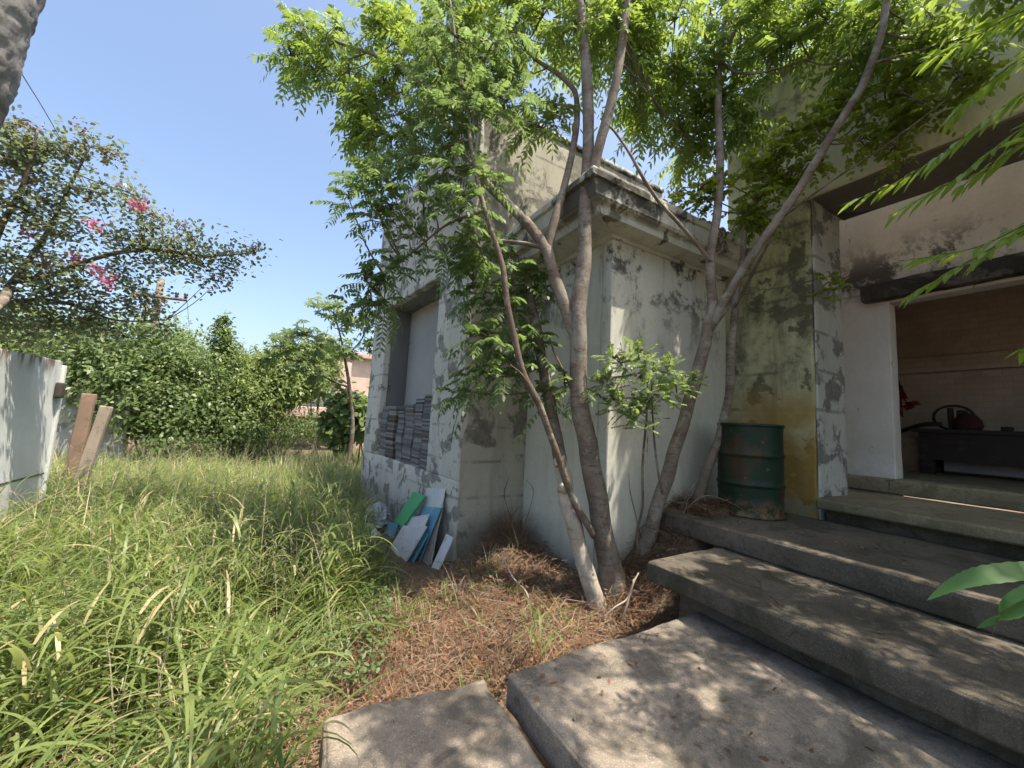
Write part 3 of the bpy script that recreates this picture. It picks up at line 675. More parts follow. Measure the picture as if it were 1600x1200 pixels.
A.stem([(897, 168, 3.88), (870, 163, 3.9), (838, 160, 3.95), (800, 168, 4.0), (775, 180, 4.05)], [.018, .014, .012, .009, .006], 'branch', n=7)
A.stem([(848, 386, 3.5), (815, 380, 3.55), (780, 376, 3.6), (730, 373, 3.7), (680, 368, 3.75)], [.024, .02, .016, .011, .007], 'branch', n=8)
A.foliage([(900, 40, 3.9, .34), (845, 30, 4.1, .34), (790, 40, 4.2, .36), (735, 30, 4.2, .36), (690, 60, 4.2, .34), (770, 110, 4.1, .3), (845, 200, 4.1, .26, .8), (870, 175, 4.0, .2, .6), (640, 30, 4.4, .36), (585, 40, 4.5, .34),
           (530, 40, 4.6, .36), (475, 45, 4.7, .32), (455, 85, 4.7, .26), (495, 110, 4.6, .28), (545, 110, 4.5, .3), (600, 130, 4.4, .3), (650, 120, 4.3, .3), (570, 190, 4.4, .25), (610, 215, 4.3, .28), (570, 165, 4.4, .2), (640, 190, 4.2, .28),
           (960, 40, 3.8, .32), (1010, 60, 4.0, .36), (1000, 130, 4.2, .3), (1055, 30, 4.0, .36), (1050, 110, 4.2, .36), (1060, 180, 4.4, .34), (1010, 190, 4.4, .22, .7), (1085, 240, 4.6, .26), (940, -20, 3.8, .35), (820, -20, 4.1, .4), (1010, -10, 3.8, .4), (700, 10, 4.2, .35),
           (700, 130, 4.2, .25), (800, 130, 4.2, .22, .6), (930, 90, 4.7, .4), (870, 70, 4.7, .36), (980, 160, 4.9, .3, .8), (1030, 150, 4.8, .36), (940, 20, 4.5, .4), (1060, 240, 4.9, .22, .6), (1000, 20, 4.6, .4), (660, 70, 4.6, .3), (760, 20, 4.6, .4)], M['leaf'], tips=6, per=6, L=.34, pairs=6, ll=.092, lw=.027)
B = Tree('peeling_tree', 'leaning tree with pale peeling trunk and broken knots, left of the thickest trunk', groundpt(925, 945, .1), M['bark_peel'])
B.stem([(934, 955, 3.2), (918, 900, 3.22), (895, 820, 3.28), (880, 750, 3.345), (874, 715, 3.38)], [.082, .07, .066, .064, .058], n=14, wob=.3)
B.stem([(876, 730, 3.365), (868, 680, 3.42), (856, 610, 3.5), (843, 545, 3.58), (832, 480, 3.66), (825, 420, 3.75)], [.060, .058, .055, .05, .044, .036], 'trunk', M['bark_dark'], n=14, wob=.2)
B.stem([(886, 775, 3.33), (879, 762, 3.29), (875, 757, 3.27)], [.045, .04, .02], 'knot', n=9, wob=.5)
B.stem([(905, 640, 3.45), (885, 590, 3.45), (868, 555, 3.5), (855, 520, 3.55)], [.012, .012, .01, .008], 'branch', M['bark_dark'], n=6)
B.foliage([(815, 425, 3.7, .26), (780, 470, 3.6, .28), (830, 520, 3.55, .24), (760, 520, 3.5, .26), (800, 570, 3.5, .2, .8), (745, 580, 3.4, .2, .8), (850, 610, 3.5, .14, .5), (850, 440, 3.7, .2, .7), (740, 440, 3.6, .26), (770, 400, 3.7, .24), (880, 590, 3.4, .12, .4), (720, 610, 3.4, .12, .4)], M['leaf_dark'], tips=5, per=6, L=.30, pairs=7, ll=.075, lw=.024)
C = Tree('slender_tree', 'slender dark stem leaning left across the trunks, hung with dense pinnate leaves', groundpt(925, 832, .3), M['bark_dark'])
C.stem([(928, 838, 3.25), (900, 790, 3.2), (872, 715, 3.15), (845, 640, 3.1), (815, 575, 3.1), (796, 490, 3.12), (782, 405, 3.15), (758, 330, 3.2), (742, 265, 3.25), (730, 180, 3.35), (716, 90, 3.45), (703, 0, 3.6), (698, -50, 3.7)], [.030, .030, .028, .027, .026, .024, .022, .02, .018, .016, .013, .01, .008], n=10)
C.stem([(832, 610, 3.1), (815, 585, 3.05), (797, 570, 3.0)], [.01, .009, .006], 'branch', n=6)
C.stem([(758, 330, 3.2), (700, 350, 3.35), (650, 390, 3.5), (600, 430, 3.7)], [.014, .011, .009, .006], 'branch', n=6)
C.foliage([(715, 60, 3.5, .26), (735, 130, 3.4, .24), (690, 120, 3.5, .24), (745, 200, 3.35, .26), (690, 190, 3.4, .26), (705, 260, 3.3, .24), (650, 240, 3.45, .24), (760, 270, 3.3, .16, .6), (720, 320, 3.3, .24), (660, 310, 3.4, .22, .7), (610, 290, 3.5, .24), (560, 270, 3.6, .18, .8), (590, 330, 3.55, .22), (545, 310, 3.7, .14, .5),
           (640, 370, 3.5, .22, .7), (690, 380, 3.4, .2, .6), (610, 400, 3.6, .2, .7), (570, 440, 3.7, .2), (600, 470, 3.7, .2, .8), (555, 480, 3.8, .16, .6), (740, 380, 3.3, .24), (790, 160, 3.5, .22), (775, 60, 3.5, .25)], M['leaf_dark'], tips=4, per=6, L=.31, pairs=8, ll=.072, lw=.022)
D = Tree('forked_tree', 'grey tree forking low in two beside the sapling, right of the house corner', onp(1008, 862, 1, 2.45), M['bark'])
DD = lambda px, py: onp(px, py, 1, 2.42)
D.stem([(1003, 872, 3.62), (1016, 830, 3.62), (1042, 745, 3.62), (1066, 660, 3.62), (1088, 590, 3.64), (1105, 520, 3.66), (1112, 470, 3.7), (1110, 405, 3.75), (1120, 330, 3.85), (1126, 240, 4.0), (1122, 150, 4.1), (1128, 80, 4.2), (1138, -30, 4.4)], [.075, .066, .062, .058, .056, .052, .046, .042, .04, .036, .032, .028, .02], n=14)
D.stem([(1108, 515, 3.66), (1135, 465, 3.6), (1180, 392, 3.5), (1225, 330, 3.45), (1268, 265, 3.4), (1310, 195, 3.3), (1350, 128, 3.2), (1374, 60, 3.1), (1386, -10, 3.05), (1390, -80, 3.0)], [.042, .04, .038, .036, .034, .032, .03, .027, .025, .022], 'branch')
D.stem([(1121, 90, 4.18), (1108, 70, 4.15), (1092, 40, 4.1), (1072, 12, 4.1), (1040, 10, 4.1)], [.02, .018, .014, .011, .007], 'branch', n=8)
D.stem([(1124, 105, 4.15), (1145, 55, 4.1), (1155, 10, 4.1), (1160, -40, 4.1)], [.02, .018, .015, .012], 'branch', n=8)
D.stem([(1125, 95, 4.1), (1150, 112, 4.0), (1185, 114, 3.9), (1240, 100, 3.8), (1300, 78, 3.7), (1345, 55, 3.6), (1380, 30, 3.5)], [.014, .014, .012, .01, .008, .006, .005], 'branch', M['bark_dark'], n=6)
D.stem([(1112, 410, 3.72), (1075, 365, 3.6), (1032, 318, 3.5), (1008, 283, 3.45), (990, 250, 3.45), (962, 208, 3.5), (938, 185, 3.5)], [.018, .017, .016, .016, .013, .012, .008], 'branch', n=8, wob=.3)
D.foliage([(1150, 30, 4.1, .34), (1200, 20, 4.0, .34), (1245, 50, 3.9, .32), (1200, 80, 3.9, .28), (1290, 30, 3.7, .3), (1345, 20, 3.4, .24, .6), (1410, 30, 3.2, .2, .5), (1460, 40, 3.0, .16, .4), (1410, 80, 3.2, .16, .4), (1350, 70, 3.5, .2, .7), (1130, 150, 4.2, .3), (1090, 80, 4.3, .34), (1165, 190, 4.2, .22), (1100, 180, 4.4, .28),
           (1085, 130, 4.4, .3), (1480, 90, 3.0, .14, .4), (1540, 50, 2.8, .14, .4), (1300, 100, 3.6, .18, .6), (1180, 60, 4.5, .3, .7), (1240, 20, 4.4, .3, .7), (1110, 20, 4.5, .3, .8), (1150, 100, 4.6, .26, .7), (1150, -30, 4.2, .4), (1290, -30, 3.8, .4), (1430, -30, 3.2, .35)], M['leaf'], tips=6, per=6, L=.34, pairs=6, ll=.092, lw=.027)
E_ = Tree('leafy_climber_tree', 'thin curved tree beside the drum carrying small rounded yellow-green leaves', onp(1088, 785, 1, 2.52), M['bark'])
E_.stem([(1086, 790, 3.95), (1098, 755, 3.93), (1122, 690, 3.9), (1138, 620, 3.9), (1142, 555, 3.92), (1150, 470, 3.95), (1160, 400, 3.95), (1168, 340, 3.95), (1200, 290, 3.9), (1225, 240, 3.8)], [.05, .046, .043, .04, .037, .032, .028, .024, .016, .01], n=12)
E_.stem([(1148, 480, 3.92), (1190, 400, 3.7), (1225, 330, 3.6), (1262, 270, 3.55), (1290, 225, 3.5)], [.018, .014, .011, .008, .005], 'branch', M['bark_dark'], n=6)
E_.stem([(1158, 420, 3.92), (1200, 360, 3.7), (1290, 290, 3.4), (1380, 230, 3.2), (1460, 170, 3.0), (1510, 130, 2.9)], [.014, .011, .009, .007, .005, .004], 'branch', M['bark_dark'], n=6)
E_.stem([(1110, 520, 3.8), (1160, 462, 3.9), (1230, 448, 3.8), (1300, 430, 3.7)], [.008, .007, .005, .004], 'branch', M['bark_dark'], n=5)
E_.foliage([(1170, 260, 3.9, .2), (1205, 235, 3.8, .2), (1240, 205, 3.7, .2), (1200, 290, 3.8, .2), (1235, 265, 3.7, .18), (1165, 320, 3.9, .17), (1280, 180, 3.6, .2), (1320, 160, 3.5, .2), (1190, 340, 3.9, .15), (1270, 250, 3.6, .12, .6), (1340, 220, 3.4, .14, .6), (1390, 190, 3.3, .18), (1440, 160, 3.1, .18), (1380, 130, 3.3, .2), (1430, 100, 3.2, .2), (1500, 120, 3.0, .18), (1090, 300, 4.0, .18), (1120, 275, 4.0, .15), (1060, 300, 4.0, .14, .7), (1390, 240, 3.3, .1, .4), (1300, 432, 3.7, .1, .35), (1350, 180, 3.4, .14, .5)],
           M['leaf_vine'], tips=6, per=6, L=.15, pairs=4, ll=.052, lw=.028, shape=OVA, ang=.6)
# sapling
SP = Tree('sapling', 'young sapling with pale feathery leaves growing between two trunks', onp(1000, 835, 1, 2.3), M['bark_dark'], 'sapling', None)
SP.stem([(998, 868, 3.4), (996, 830, 3.4), (1004, 790, 3.4), (1004, 720, 3.4), (1010, 655, 3.4), (1011, 590, 3.4), (1000, 520, 3.4)], [.013, .012, .011, .010, .009, .007, .004], 'stem', n=7)
SP.stem([(1035, 772, 3.42), (1028, 735, 3.4), (1021, 670, 3.4), (1018, 600, 3.4), (1022, 560, 3.4)], [.012, .011, .009, .006, .004], 'stem', n=7)
SP.foliage([(1000, 545, 3.35, .10), (960, 560, 3.3, .12), (1045, 565, 3.35, .12), (935, 590, 3.25, .10), (1000, 590, 3.25, .13), (1055, 600, 3.3, .12), (1085, 590, 3.35, .08), (960, 625, 3.25, .10), (1015, 625, 3.25, .12), (985, 640, 3.2, .08)], M['leaf_sap'], tips=5, per=5, L=.17, pairs=9, ll=.036, lw=.014, droop=.15)

# tree overhead, its trunk behind the viewer's right shoulder, whose fronds hang into the right edge
OV = Tree('overhanging_tree', 'tree whose sunlit fronds hang in close at the right edge', (3.0, -1.6, .3), M['bark'], 'tree', None)
OV.stem([(2.0, -2.9, -.1, 0), (2.05, -2.8, 1.2, 0), (1.9, -2.4, 2.6, 0), (1.95, -1.6, 3.6, 0), (2.2, -.6, 4.2, 0)], [.12, .10, .09, .06, .03])
OV.stem([(1.95, -2.3, 2.7, 0), (2.5, -1.4, 3.5, 0), (2.9, -.5, 4.1, 0), (3.1, .0, 4.4, 0)], [.06, .05, .035, .02], 'branch')
OV.stem([(1.9, -2.2, 2.9, 0), (1.2, -1.4, 3.7, 0), (.8, -.6, 4.3, 0)], [.06, .05, .03], 'branch')
def crown_at(T, cl, m, tips, per, **k):
    L_, R_, T_ = [], [], []
    for (x, y, z, rad) in cl:
        ce = np.array([x, y, z]); src = nearest(T.pts, ce); T_.append(catmull([src, (src + ce) / 2 + np.array([0, 0, -.05]), ce], 4))
        tp = spray(ce, rad, tips); dr = unit(tp - ce + np.array([0, 0, .1]))
        for q in tp: T_.append(np.array([ce, (q + ce) / 2 + np.array([0, 0, .03]), q]))
        a, b = twig_leaves(tp, dr, per, **k); L_.append(a); R_.append(b)
    o = quads('crown', np.concatenate(L_), len(k.get('shape', HEX)), m); under(T.root, o)
    r = quads('leaf_stalks', np.concatenate(R_), 4, M['stalk']); r.parent = o; r['kind'] = 'stuff'; o['kind'] = 'stuff'
    tg = thin(T_, .012, .004); t = obj('twigs', tg[0], tg[1], M['bark_dark'], None, True); under(T.root, t); t['kind'] = 'stuff'
crown_at(OV, [(2.1, -.6, 4.3, .4), (2.7, -.3, 4.4, .4), (1.5, -.4, 4.4, .4), (.9, -.5, 4.5, .4), (3.1, .1, 4.5, .38), (2.3, .15, 4.6, .36), (1.7, .35, 4.7, .2), (1.1, .1, 4.7, .2), (3.0, -.9, 4.2, .4), (2.0, -1.3, 4.1, .4), (1.3, -1.2, 4.1, .4), (3.5, -.6, 4.3, .4), (3.6, .3, 4.5, .35), (2.7, -1.6, 4.2, .4), (3.3, -.3, 4.4, .35), (2.9, -.6, 4.7, .3), (3.6, -.1, 4.6, .35), (3.2, -1.2, 4.5, .35), (4.0, -.5, 4.6, .35), (3.9, .2, 4.9, .35), (3.4, -2.2, 4.3, .5), (2.4, -2.6, 4.2, .5), (1.2, -2.4, 4.1, .5), (4.2, -1.4, 4.8, .5), (3.2, -3.2, 4.2, .5), (1.8, -3.6, 4.0, .5), (.4, -2.0, 4.2, .45), (4.1, -2.8, 4.9, .5), (2.6, -4.2, 4.0, .5), (.6, -3.2, 3.9, .5), (1.5, -3.4, 3.0, .6), (2.8, -3.4, 3.0, .6), (.2, -3.4, 2.8, .6), (-.8, -3.0, 3.2, .6), (-1.2, -3.4, 2.2, .6), (3.6, -3.2, 2.2, .6), (.6, -3.6, 1.8, .6), (2.0, -3.7, 1.8, .6), (-.4, -2.4, 4.0, .5), (3.9, -2.2, 3.4, .5)], M['leaf'], 6, 7, L=.34, pairs=6, ll=.092, lw=.027)  # rear and low clusters are unseen, added to block sky light
# hanging fronds with single leaflets
fl = mesh('leaflet', *(lambda V: ([tuple(v) for v in V], [[0, 1, 8], [1, 2, 7, 8], [2, 3, 6, 7], [3, 4, 5, 6]]))(np.array([(0, 0, 0), (.22, .34, .03), (.5, .5, .0), (.78, .32, -.06), (1, 0, -.16), (.78, -.32, -.06), (.5, -.5, .0), (.22, -.34, .03), (.22, 0, -.02)])), M['leaf_frond'], True)
def frond(pts, depth0, depth1, n, ll, seed, wl=.24):
    rnd = random.Random(seed)
    k = len(pts); P = catmull([at(x, y, depth0 + (depth1 - depth0) * i / (k - 1)) for i, (x, y) in enumerate(pts)], 8)
    V, F = tube(P, [.004, .0012], 5); fr = obj('frond', V, F, M['stalk'], None, True); under(OV.root, fr)
    for i in range(n):
        t = .08 + .9 * i / n; j = int(t * (len(P) - 1)); c = Vector(P[j]); T = (Vector(P[min(j + 1, len(P) - 1)]) - Vector(P[max(j - 1, 0)])).normalized()
        up = Vector((0, 0, 1)); sd = T.cross(up).normalized()
        for s in (-1, 1):
            d = (T * .9 + sd * s * .8 + up * rnd.uniform(-.35, .05)).normalized(); nn = (up + sd * rnd.uniform(-.5, .5) + T * rnd.uniform(-.2, .3)).normalized()
            y = nn.cross(d).normalized(); z = d.cross(y); L = ll * (1.05 - .5 * abs(t - .35)) * rnd.uniform(.85, 1.1)
            o = link('leaflet', fl); o.parent = fr
            o.matrix_parent_inverse = Matrix.Identity(4)
            Mx = Matrix(((d.x * L, y.x * L * wl, z.x * L, c.x), (d.y * L, y.y * L * wl, z.y * L, c.y), (d.z * L, y.z * L * wl, z.z * L, c.z), (0, 0, 0, 1)))
            o.matrix_local = Matrix.Translation(-OV.root.location) @ Mx if False else Mx
frond([(1640, 120), (1570, 165), (1480, 235), (1400, 285), (1312, 322)], 1.35, 1.6, 15, .11, 1)
frond([(1650, 175), (1590, 205), (1500, 275), (1440, 310), (1388, 338)], 1.3, 1.5, 13, .10, 2)
frond([(1650, 205), (1600, 222), (1545, 262), (1492, 298)], 1.25, 1.4, 9, .10, 3)
frond([(1660, 330), (1600, 352), (1530, 385), (1460, 400), (1402, 408)], 1.3, 1.5, 13, .10, 4)
frond([(1650, 345), (1590, 365), (1530, 400), (1460, 440), (1405, 470)], 1.3, 1.45, 12, .11, 5)
frond([(1640, 0), (1570, 30), (1500, 70), (1430, 100)], 1.4, 1.6, 12, .11, 6)
frond([(1660, 60), (1590, 95), (1520, 150), (1470, 200)], 1.4, 1.6, 12, .10, 7)
frond([(1660, 500), (1625, 530), (1590, 552)], 1.2, 1.3, 6, .09, 8)
# broad-leaved weed at the lower right edge
wd = empty('broad_leaved_weed', tuple(onp(1660, 1040, 2, .555))); tag(wd, 'broad green serrated leaves poking in at the lower right edge', 'weed')
def bigleaf(pts, wid, d0, d1, nm_seed):
    k = len(pts); P = catmull([at(x, y, d0 + (d1 - d0) * i / (k - 1)) for i, (x, y) in enumerate(pts)], 8); n = len(P); V = []; F = []
    for i in range(n):
        t = i / (n - 1); T = P[min(i + 1, n - 1)] - P[max(i - 1, 0)]; T /= np.linalg.norm(T)
        vw = np.cross(T, np.array([0, 0, 1.0])); vw /= np.linalg.norm(vw); up = np.cross(vw, T)
        lat = vw * .75 + up * .65; wv = wid * (math.sin(math.pi * min(1, t ** .75 * .98 + .02)) ** .8) * (1 + .10 * (i % 2))
        V += [P[i] + lat * wv + up * wv * .1, P[i] - up * wv * .06, P[i] - lat * wv + up * wv * .1]
    for i in range(n - 1):
        for j in range(2): F.append([i * 3 + j, i * 3 + j + 1, i * 3 + j + 4, i * 3 + j + 3])
    o = obj('leaf', V, F, M['leaf_weed'], None, True); under(wd, o)
M['leaf_weed'] = leafmat('broad_weed_leaf', (.07, .17, .05), (.09, .20, .06), (.25, .42, .08), .4, .5)
bigleaf([(1680, 905), (1620, 893), (1540, 900), (1490, 915), (1448, 938)], .024, .95, 1.05, 1)
bigleaf([(1690, 900), (1630, 930), (1575, 958), (1553, 970), (1525, 982)], .020, .9, 1.0, 2)
bigleaf([(1650, 900), (1600, 925), (1565, 950), (1550, 995)], .012, .92, .98, 3)
o = MB().tube(catmull([tuple(onp(1660, 1040, 2, .555)), at(1690, 960, .95), at(1680, 905, .95)], 6), [.008, .004], 6).obj('stem', M['stalk'], None, True); under(wd, o)

# old trunk at the upper left corner
ot = empty('old_grey_tree', (-2.6, 3.1, -.12)); tag(ot, 'rough old grey trunk filling the upper left corner', 'tree')
P = catmull([at(-560, 980, 2.6), at(-390, 620, 2.5), at(-215, 330, 2.4), at(-122, 150, 2.35), at(-72, 20, 2.35), at(-20, -140, 2.4)], 26)
V, F = tube(P, [.32, .30, .30, .28, .28, .28], 72, .10, 4); 
V = [np.array(v) + (.022 * abs(mn.noise(Vector((v[0] * 22, v[1] * 22, v[2] * 4)))) + .012 * mn.noise(Vector(v) * 30)) * np.array([1.0, -.4, 0]) for v in V]
o = obj('trunk', V, F, M['bark_old'], None, True); under(ot, o)

# ------------------------------------------------------------------ left side: panel, posts
q = NM('peeling_white_gate_paint', .55); z_ = q.sep()[2]
c = q.mix(q.rng(q.noise(1.5, 4), .3, .7), (.50, .53, .52), (.62, .65, .63))
c = q.mix(q.math('MULTIPLY', q.rng(q.noise(2.2, 5, .7, .4, (3, 3, .3)), .5, .75), .5), c, (.33, .34, .32))
c = q.mix(q.math('MULTIPLY', q.rng(q.noise(7, 5, .7, .6, (1, 1, .3)), .42, .6), q.rng(z_, 1.72, 1.98)), c, (.12, .085, .06))
q.col(c); q.bump(q.noise(20, 4), .2, .004); M['gate'] = q.m
gate = empty('gate_panel', (-2.6, 6.0, -.12)); tag(gate, 'tall white sheet metal gate panel with rusty top edge at the left', 'gate')
GX = -2.62
V, F = rough_box(GX - .03, GX, 3.2, 7.35, -.1, 1.98, r=.008, res=.12, amp=.006, chip=.01, fs=.6); o = obj('sheet', V, F, M['gate'], None, True); under(gate, o)
o = rbox('edge_frame', GX - .05, GX + .03, 7.352, 7.41, -.3, 1.93, M['gate'], r=.008, res=.2, amp=.003); under(gate, o)
o = rbox('seam', GX + .001, GX + .008, 3.2, 7.34, .52, .54, paint('dark_seam', (.1, .1, .1)), r=.002, res=.5, amp=.001); under(gate, o)
o = rbox('latch', GX + .002, GX + .07, 7.24, 7.35, 1.50, 1.70, paint('dark_iron', (.06, .055, .05), (.14, .07, .04), .6), r=.02, res=.05, amp=.006); under(gate, o)
wood = paint('weathered_timber', (.27, .185, .13), (.13, .09, .065), .85, 9, .9, 3); wood2 = paint('grey_timber', (.36, .30, .245), (.17, .14, .11), .8, 9, .85, 8)
def post(label, t, b, wpx, m, seed, Y):
    pt, pb = onp(*t, 1, Y), onp(*b, 1, Y); d = pt - pb; L = np.linalg.norm(d); z = Vector(d / L); x = Vector((1, 0, 0)); x = (x - z * x.dot(z)).normalized(); y = z.cross(x)
    Mx = Matrix(((x.x, y.x, z.x, pb[0]), (x.y, y.y, z.y, pb[1]), (x.z, y.z, z.z, pb[2]), (0, 0, 0, 1)))
    V, F = rough_box(-wpx / 2, wpx / 2, -.05, .05, -.5, L, r=.012, res=.12, amp=.006, chip=.02, seed=seed); o = obj('timber_post', V, F, m, None, True); o.matrix_world = Mx
    tag(o, label, 'post', 'timber posts by the gate panel')
post('reddish timber post leaning by the gate panel, the taller one', (140, 615), (108, 760), .15, wood, 1, 8.2)
post('greyish timber post leaning further to the right, the shorter one', (167, 635), (118, 775), .125, wood2, 4, 7.6)
br = MB().tube(catmull([at(62, 738, 5.6), at(85, 750, 5.6), at(105, 760, 5.7), at(132, 774, 5.8)], 6), [.03, .025, .02, .012], 8, .3, 3).obj('dead_branch', M['bark_dark'], None, True); tag(br, 'dark fallen branch sticking out of the grass beside the gate panel', 'branch')
wl = rbox('garden_wall', -5.2, -3.0, 11.6, 11.8, -.4, 1.75, M['niche_back'], r=.03, res=.2, amp=.03, chip=.08, seed=6); tag(wl, 'low grey weathered garden wall behind the timber posts', 'wall')

# ------------------------------------------------------------------ shrubs and trees behind
def shrub(name, label, blobs, n, size, m, base, cat='shrub', group='shrubs along the far boundary', stems=True, shape=DIA, wr=.5, core=.35, fork=0, shoots=9):
    root = empty(name, base); tag(root, label, cat, group)
    P = []; Nn = []
    tot = sum(b[3] ** 2 for b in blobs)
    for (x, y, z, r) in blobs:
        k = int(n * r * r / tot); ncl = max(6, k // 22)
        cd = rdir(ncl); cc = np.array([x, y, z]) + cd * (r * RNG.uniform(core, 1.0, ncl) ** .5)[:, None] * np.array([1, 1, .85])
        i = RNG.integers(0, ncl, k); p = cc[i] + RNG.normal(size=(k, 3)) * (.19 * r ** .5)
        P.append(p); Nn.append(unit(cd[i] + np.array([0, 0, .7]) + RNG.normal(size=(k, 3)) * .55))
        if shoots:
            ns = max(4, int(shoots * r / .6)); sd = rdir(ns); sd[:, 2] = np.abs(sd[:, 2]) + .25; sd = unit(sd); sl = RNG.uniform(.25, .75, ns) * r ** .5
            for a_, l_ in zip(sd, sl):
                t_ = RNG.uniform(0, 1, 26); p = np.array([x, y, z]) + a_ * (r * .85 + l_ * t_)[:, None] + RNG.normal(size=(26, 3)) * .035
                P.append(p); Nn.append(unit(np.array([0, 0, 1.0]) + RNG.normal(size=(26, 3)) * .6))
    P = np.concatenate(P); Nn = np.concatenate(Nn); k = len(P)
    D = unit(np.cross(Nn, rdir(k)) + np.array([0, 0, -.25]))
    o = quads('crown', blades(P, D, Nn, size * RNG.uniform(.6, 1.25, k), size * wr * RNG.uniform(.8, 1.2, k), shape), len(shape), m); under(root, o)
    if stems:
        mb = MB()
        for (x, y, z, r) in blobs:
            b = np.array([base[0] + RNG.normal() * .15, base[1] + RNG.normal() * .15, base[2] - .1]); e = np.array([x, y, z])
            if fork: b = np.array([base[0], base[1], base[2] + fork])
            mb.tube(catmull([b, (b + e) / 2 + np.array([0, 0, .1]), e + np.array([0, 0, r * .5])], 4), [.035, .02, .008], 6)
        if fork: mb.tube([(base[0], base[1], base[2] - .2), (base[0] + .03, base[1], base[2] + fork * .5), (base[0], base[1], base[2] + fork + .05)], [.06, .05, .04], 8)
        o = mb.obj('trunk', M['bark_dark'], None, True); under(root, o)
    return root
def hb(px, py, Y, r): p = onp(px, py, 1, Y); return (p[0], p[1], p[2], r)
def gz(x, y): return (x, y, float(ground_z(x, y)))
H = M['leaf_hedge']; H2 = M['leaf_hedge2']
p = onp(190, 650, 1, 12.2)
shrub('broadleaf_shrub', 'dark broadleaf shrub rising behind the leaning timber posts', [hb(130, 560, 12.2, .75), hb(175, 590, 12, .7), hb(120, 620, 12.0, .6), hb(200, 640, 11.8, .7), hb(160, 535, 12.4, .55)], 9500, .12, H, gz(p[0], 12.2))
p = onp(260, 650, 1, 12.4)
shrub('broadleaf_shrub', 'rounded dark shrub just below the utility pole', [hb(250, 545, 12.6, .75), hb(280, 570, 12.3, .75), hb(230, 600, 12.0, .7), hb(270, 640, 11.8, .75), hb(265, 680, 11.6, .6)], 10500, .11, H, gz(p[0], 12.4))
p = onp(350, 650, 1, 12.6)
shrub('broadleaf_shrub', 'tall pointed shrub in the middle of the boundary', [hb(345, 535, 12.8, .3), hb(352, 560, 12.8, .4), hb(348, 505, 12.8, .14), hb(340, 600, 12.5, .7), hb(330, 640, 12.2, .75), hb(360, 660, 12, .7), hb(350, 520, 12.8, .18)], 9500, .115, H, gz(p[0], 12.6))
p = onp(410, 650, 1, 12.6)
shrub('feathery_shrub', 'pale yellow-green layered shrub right of the pointed shrub', [hb(390, 590, 12.9, .6), hb(425, 610, 12.6, .6), hb(400, 640, 12.2, .65), hb(440, 600, 13, .5), hb(380, 620, 12.2, .55)], 8500, .13, H2, gz(p[0], 12.6), shape=HEX, wr=.3)
p = onp(430, 690, 1, 12.2)
shrub('clipped_hedge', 'low dark hedge below the neighbouring flat roof', [hb(400, 675, 12.0, .55), hb(450, 668, 12.2, .5), hb(490, 668, 12.4, .5), hb(425, 690, 11.8, .5), hb(530, 672, 12.4, .5), hb(375, 685, 11.8, .5), hb(330, 690, 11.6, .5)], 10000, .07, H, gz(p[0], 12.2), cat='hedge')
p = onp(555, 690, 1, 11.0)
shrub('castor_shrub', 'dark large-leaved shrub against the far corner of the house', [hb(545, 640, 11, .45), hb(560, 660, 10.8, .4), hb(530, 672, 11, .4), hb(570, 640, 11.2, .3)], 2200, .2, H, gz(p[0], 11.0), shape=OVA, wr=.6)
p = onp(545, 690, 1, 10.2)
p_ = onp(500, 690, 1, 13.5)
shrub('feathery_shrub', 'light green shrub filling the gap left of the house wall', [hb(470, 600, 13.2, .6), hb(500, 580, 13.5, .6), hb(510, 545, 13.5, .4), hb(480, 560, 13.8, .45)], 8500, .13, H2, gz(p_[0], 13.4), shape=HEX, wr=.35)
p_ = onp(450, 690, 1, 12.6)
shrub('broadleaf_shrub', 'mid green shrub between the pale layered shrub and the star-leaved tree', [hb(435, 575, 12.6, .5), hb(465, 590, 12.6, .5), hb(450, 610, 12.3, .45), hb(480, 570, 12.8, .45), hb(455, 555, 12.8, .35), hb(490, 595, 12.6, .3)], 8000, .13, H2, gz(p_[0], 12.6), stems=False)
st_ = Tree('star_leaved_tree', 'slender tree with star-shaped pale leaves standing left of the window niche', gz(p[0], 10.2), M['bark_dark'], 'tree', None)
st_.stem([(p[0], 10.2, -.2, 0), (p[0] + .05, 10.2, 1.2, 0), tuple(onp(545, 600, 1, 10.2)) + (0,), tuple(onp(535, 540, 1, 10.2)) + (0,), tuple(onp(520, 480, 1, 10.2)) + (0,)], [.06, .05, .04, .025, .01], n=8)
st_.stem([tuple(onp(545, 605, 1, 10.2)) + (0,), tuple(onp(510, 590, 1, 10.2)) + (0,), tuple(onp(475, 555, 1, 10.2)) + (0,), tuple(onp(440, 540, 1, 10.2)) + (0,)], [.03, .025, .016, .008], 'branch', n=7)
st_.stem([tuple(onp(538, 560, 1, 10.2)) + (0,), tuple(onp(565, 530, 1, 10.2)) + (0,), tuple(onp(580, 490, 1, 10.2)) + (0,)], [.025, .018, .008], 'branch', n=7)
SL = []; TW = []
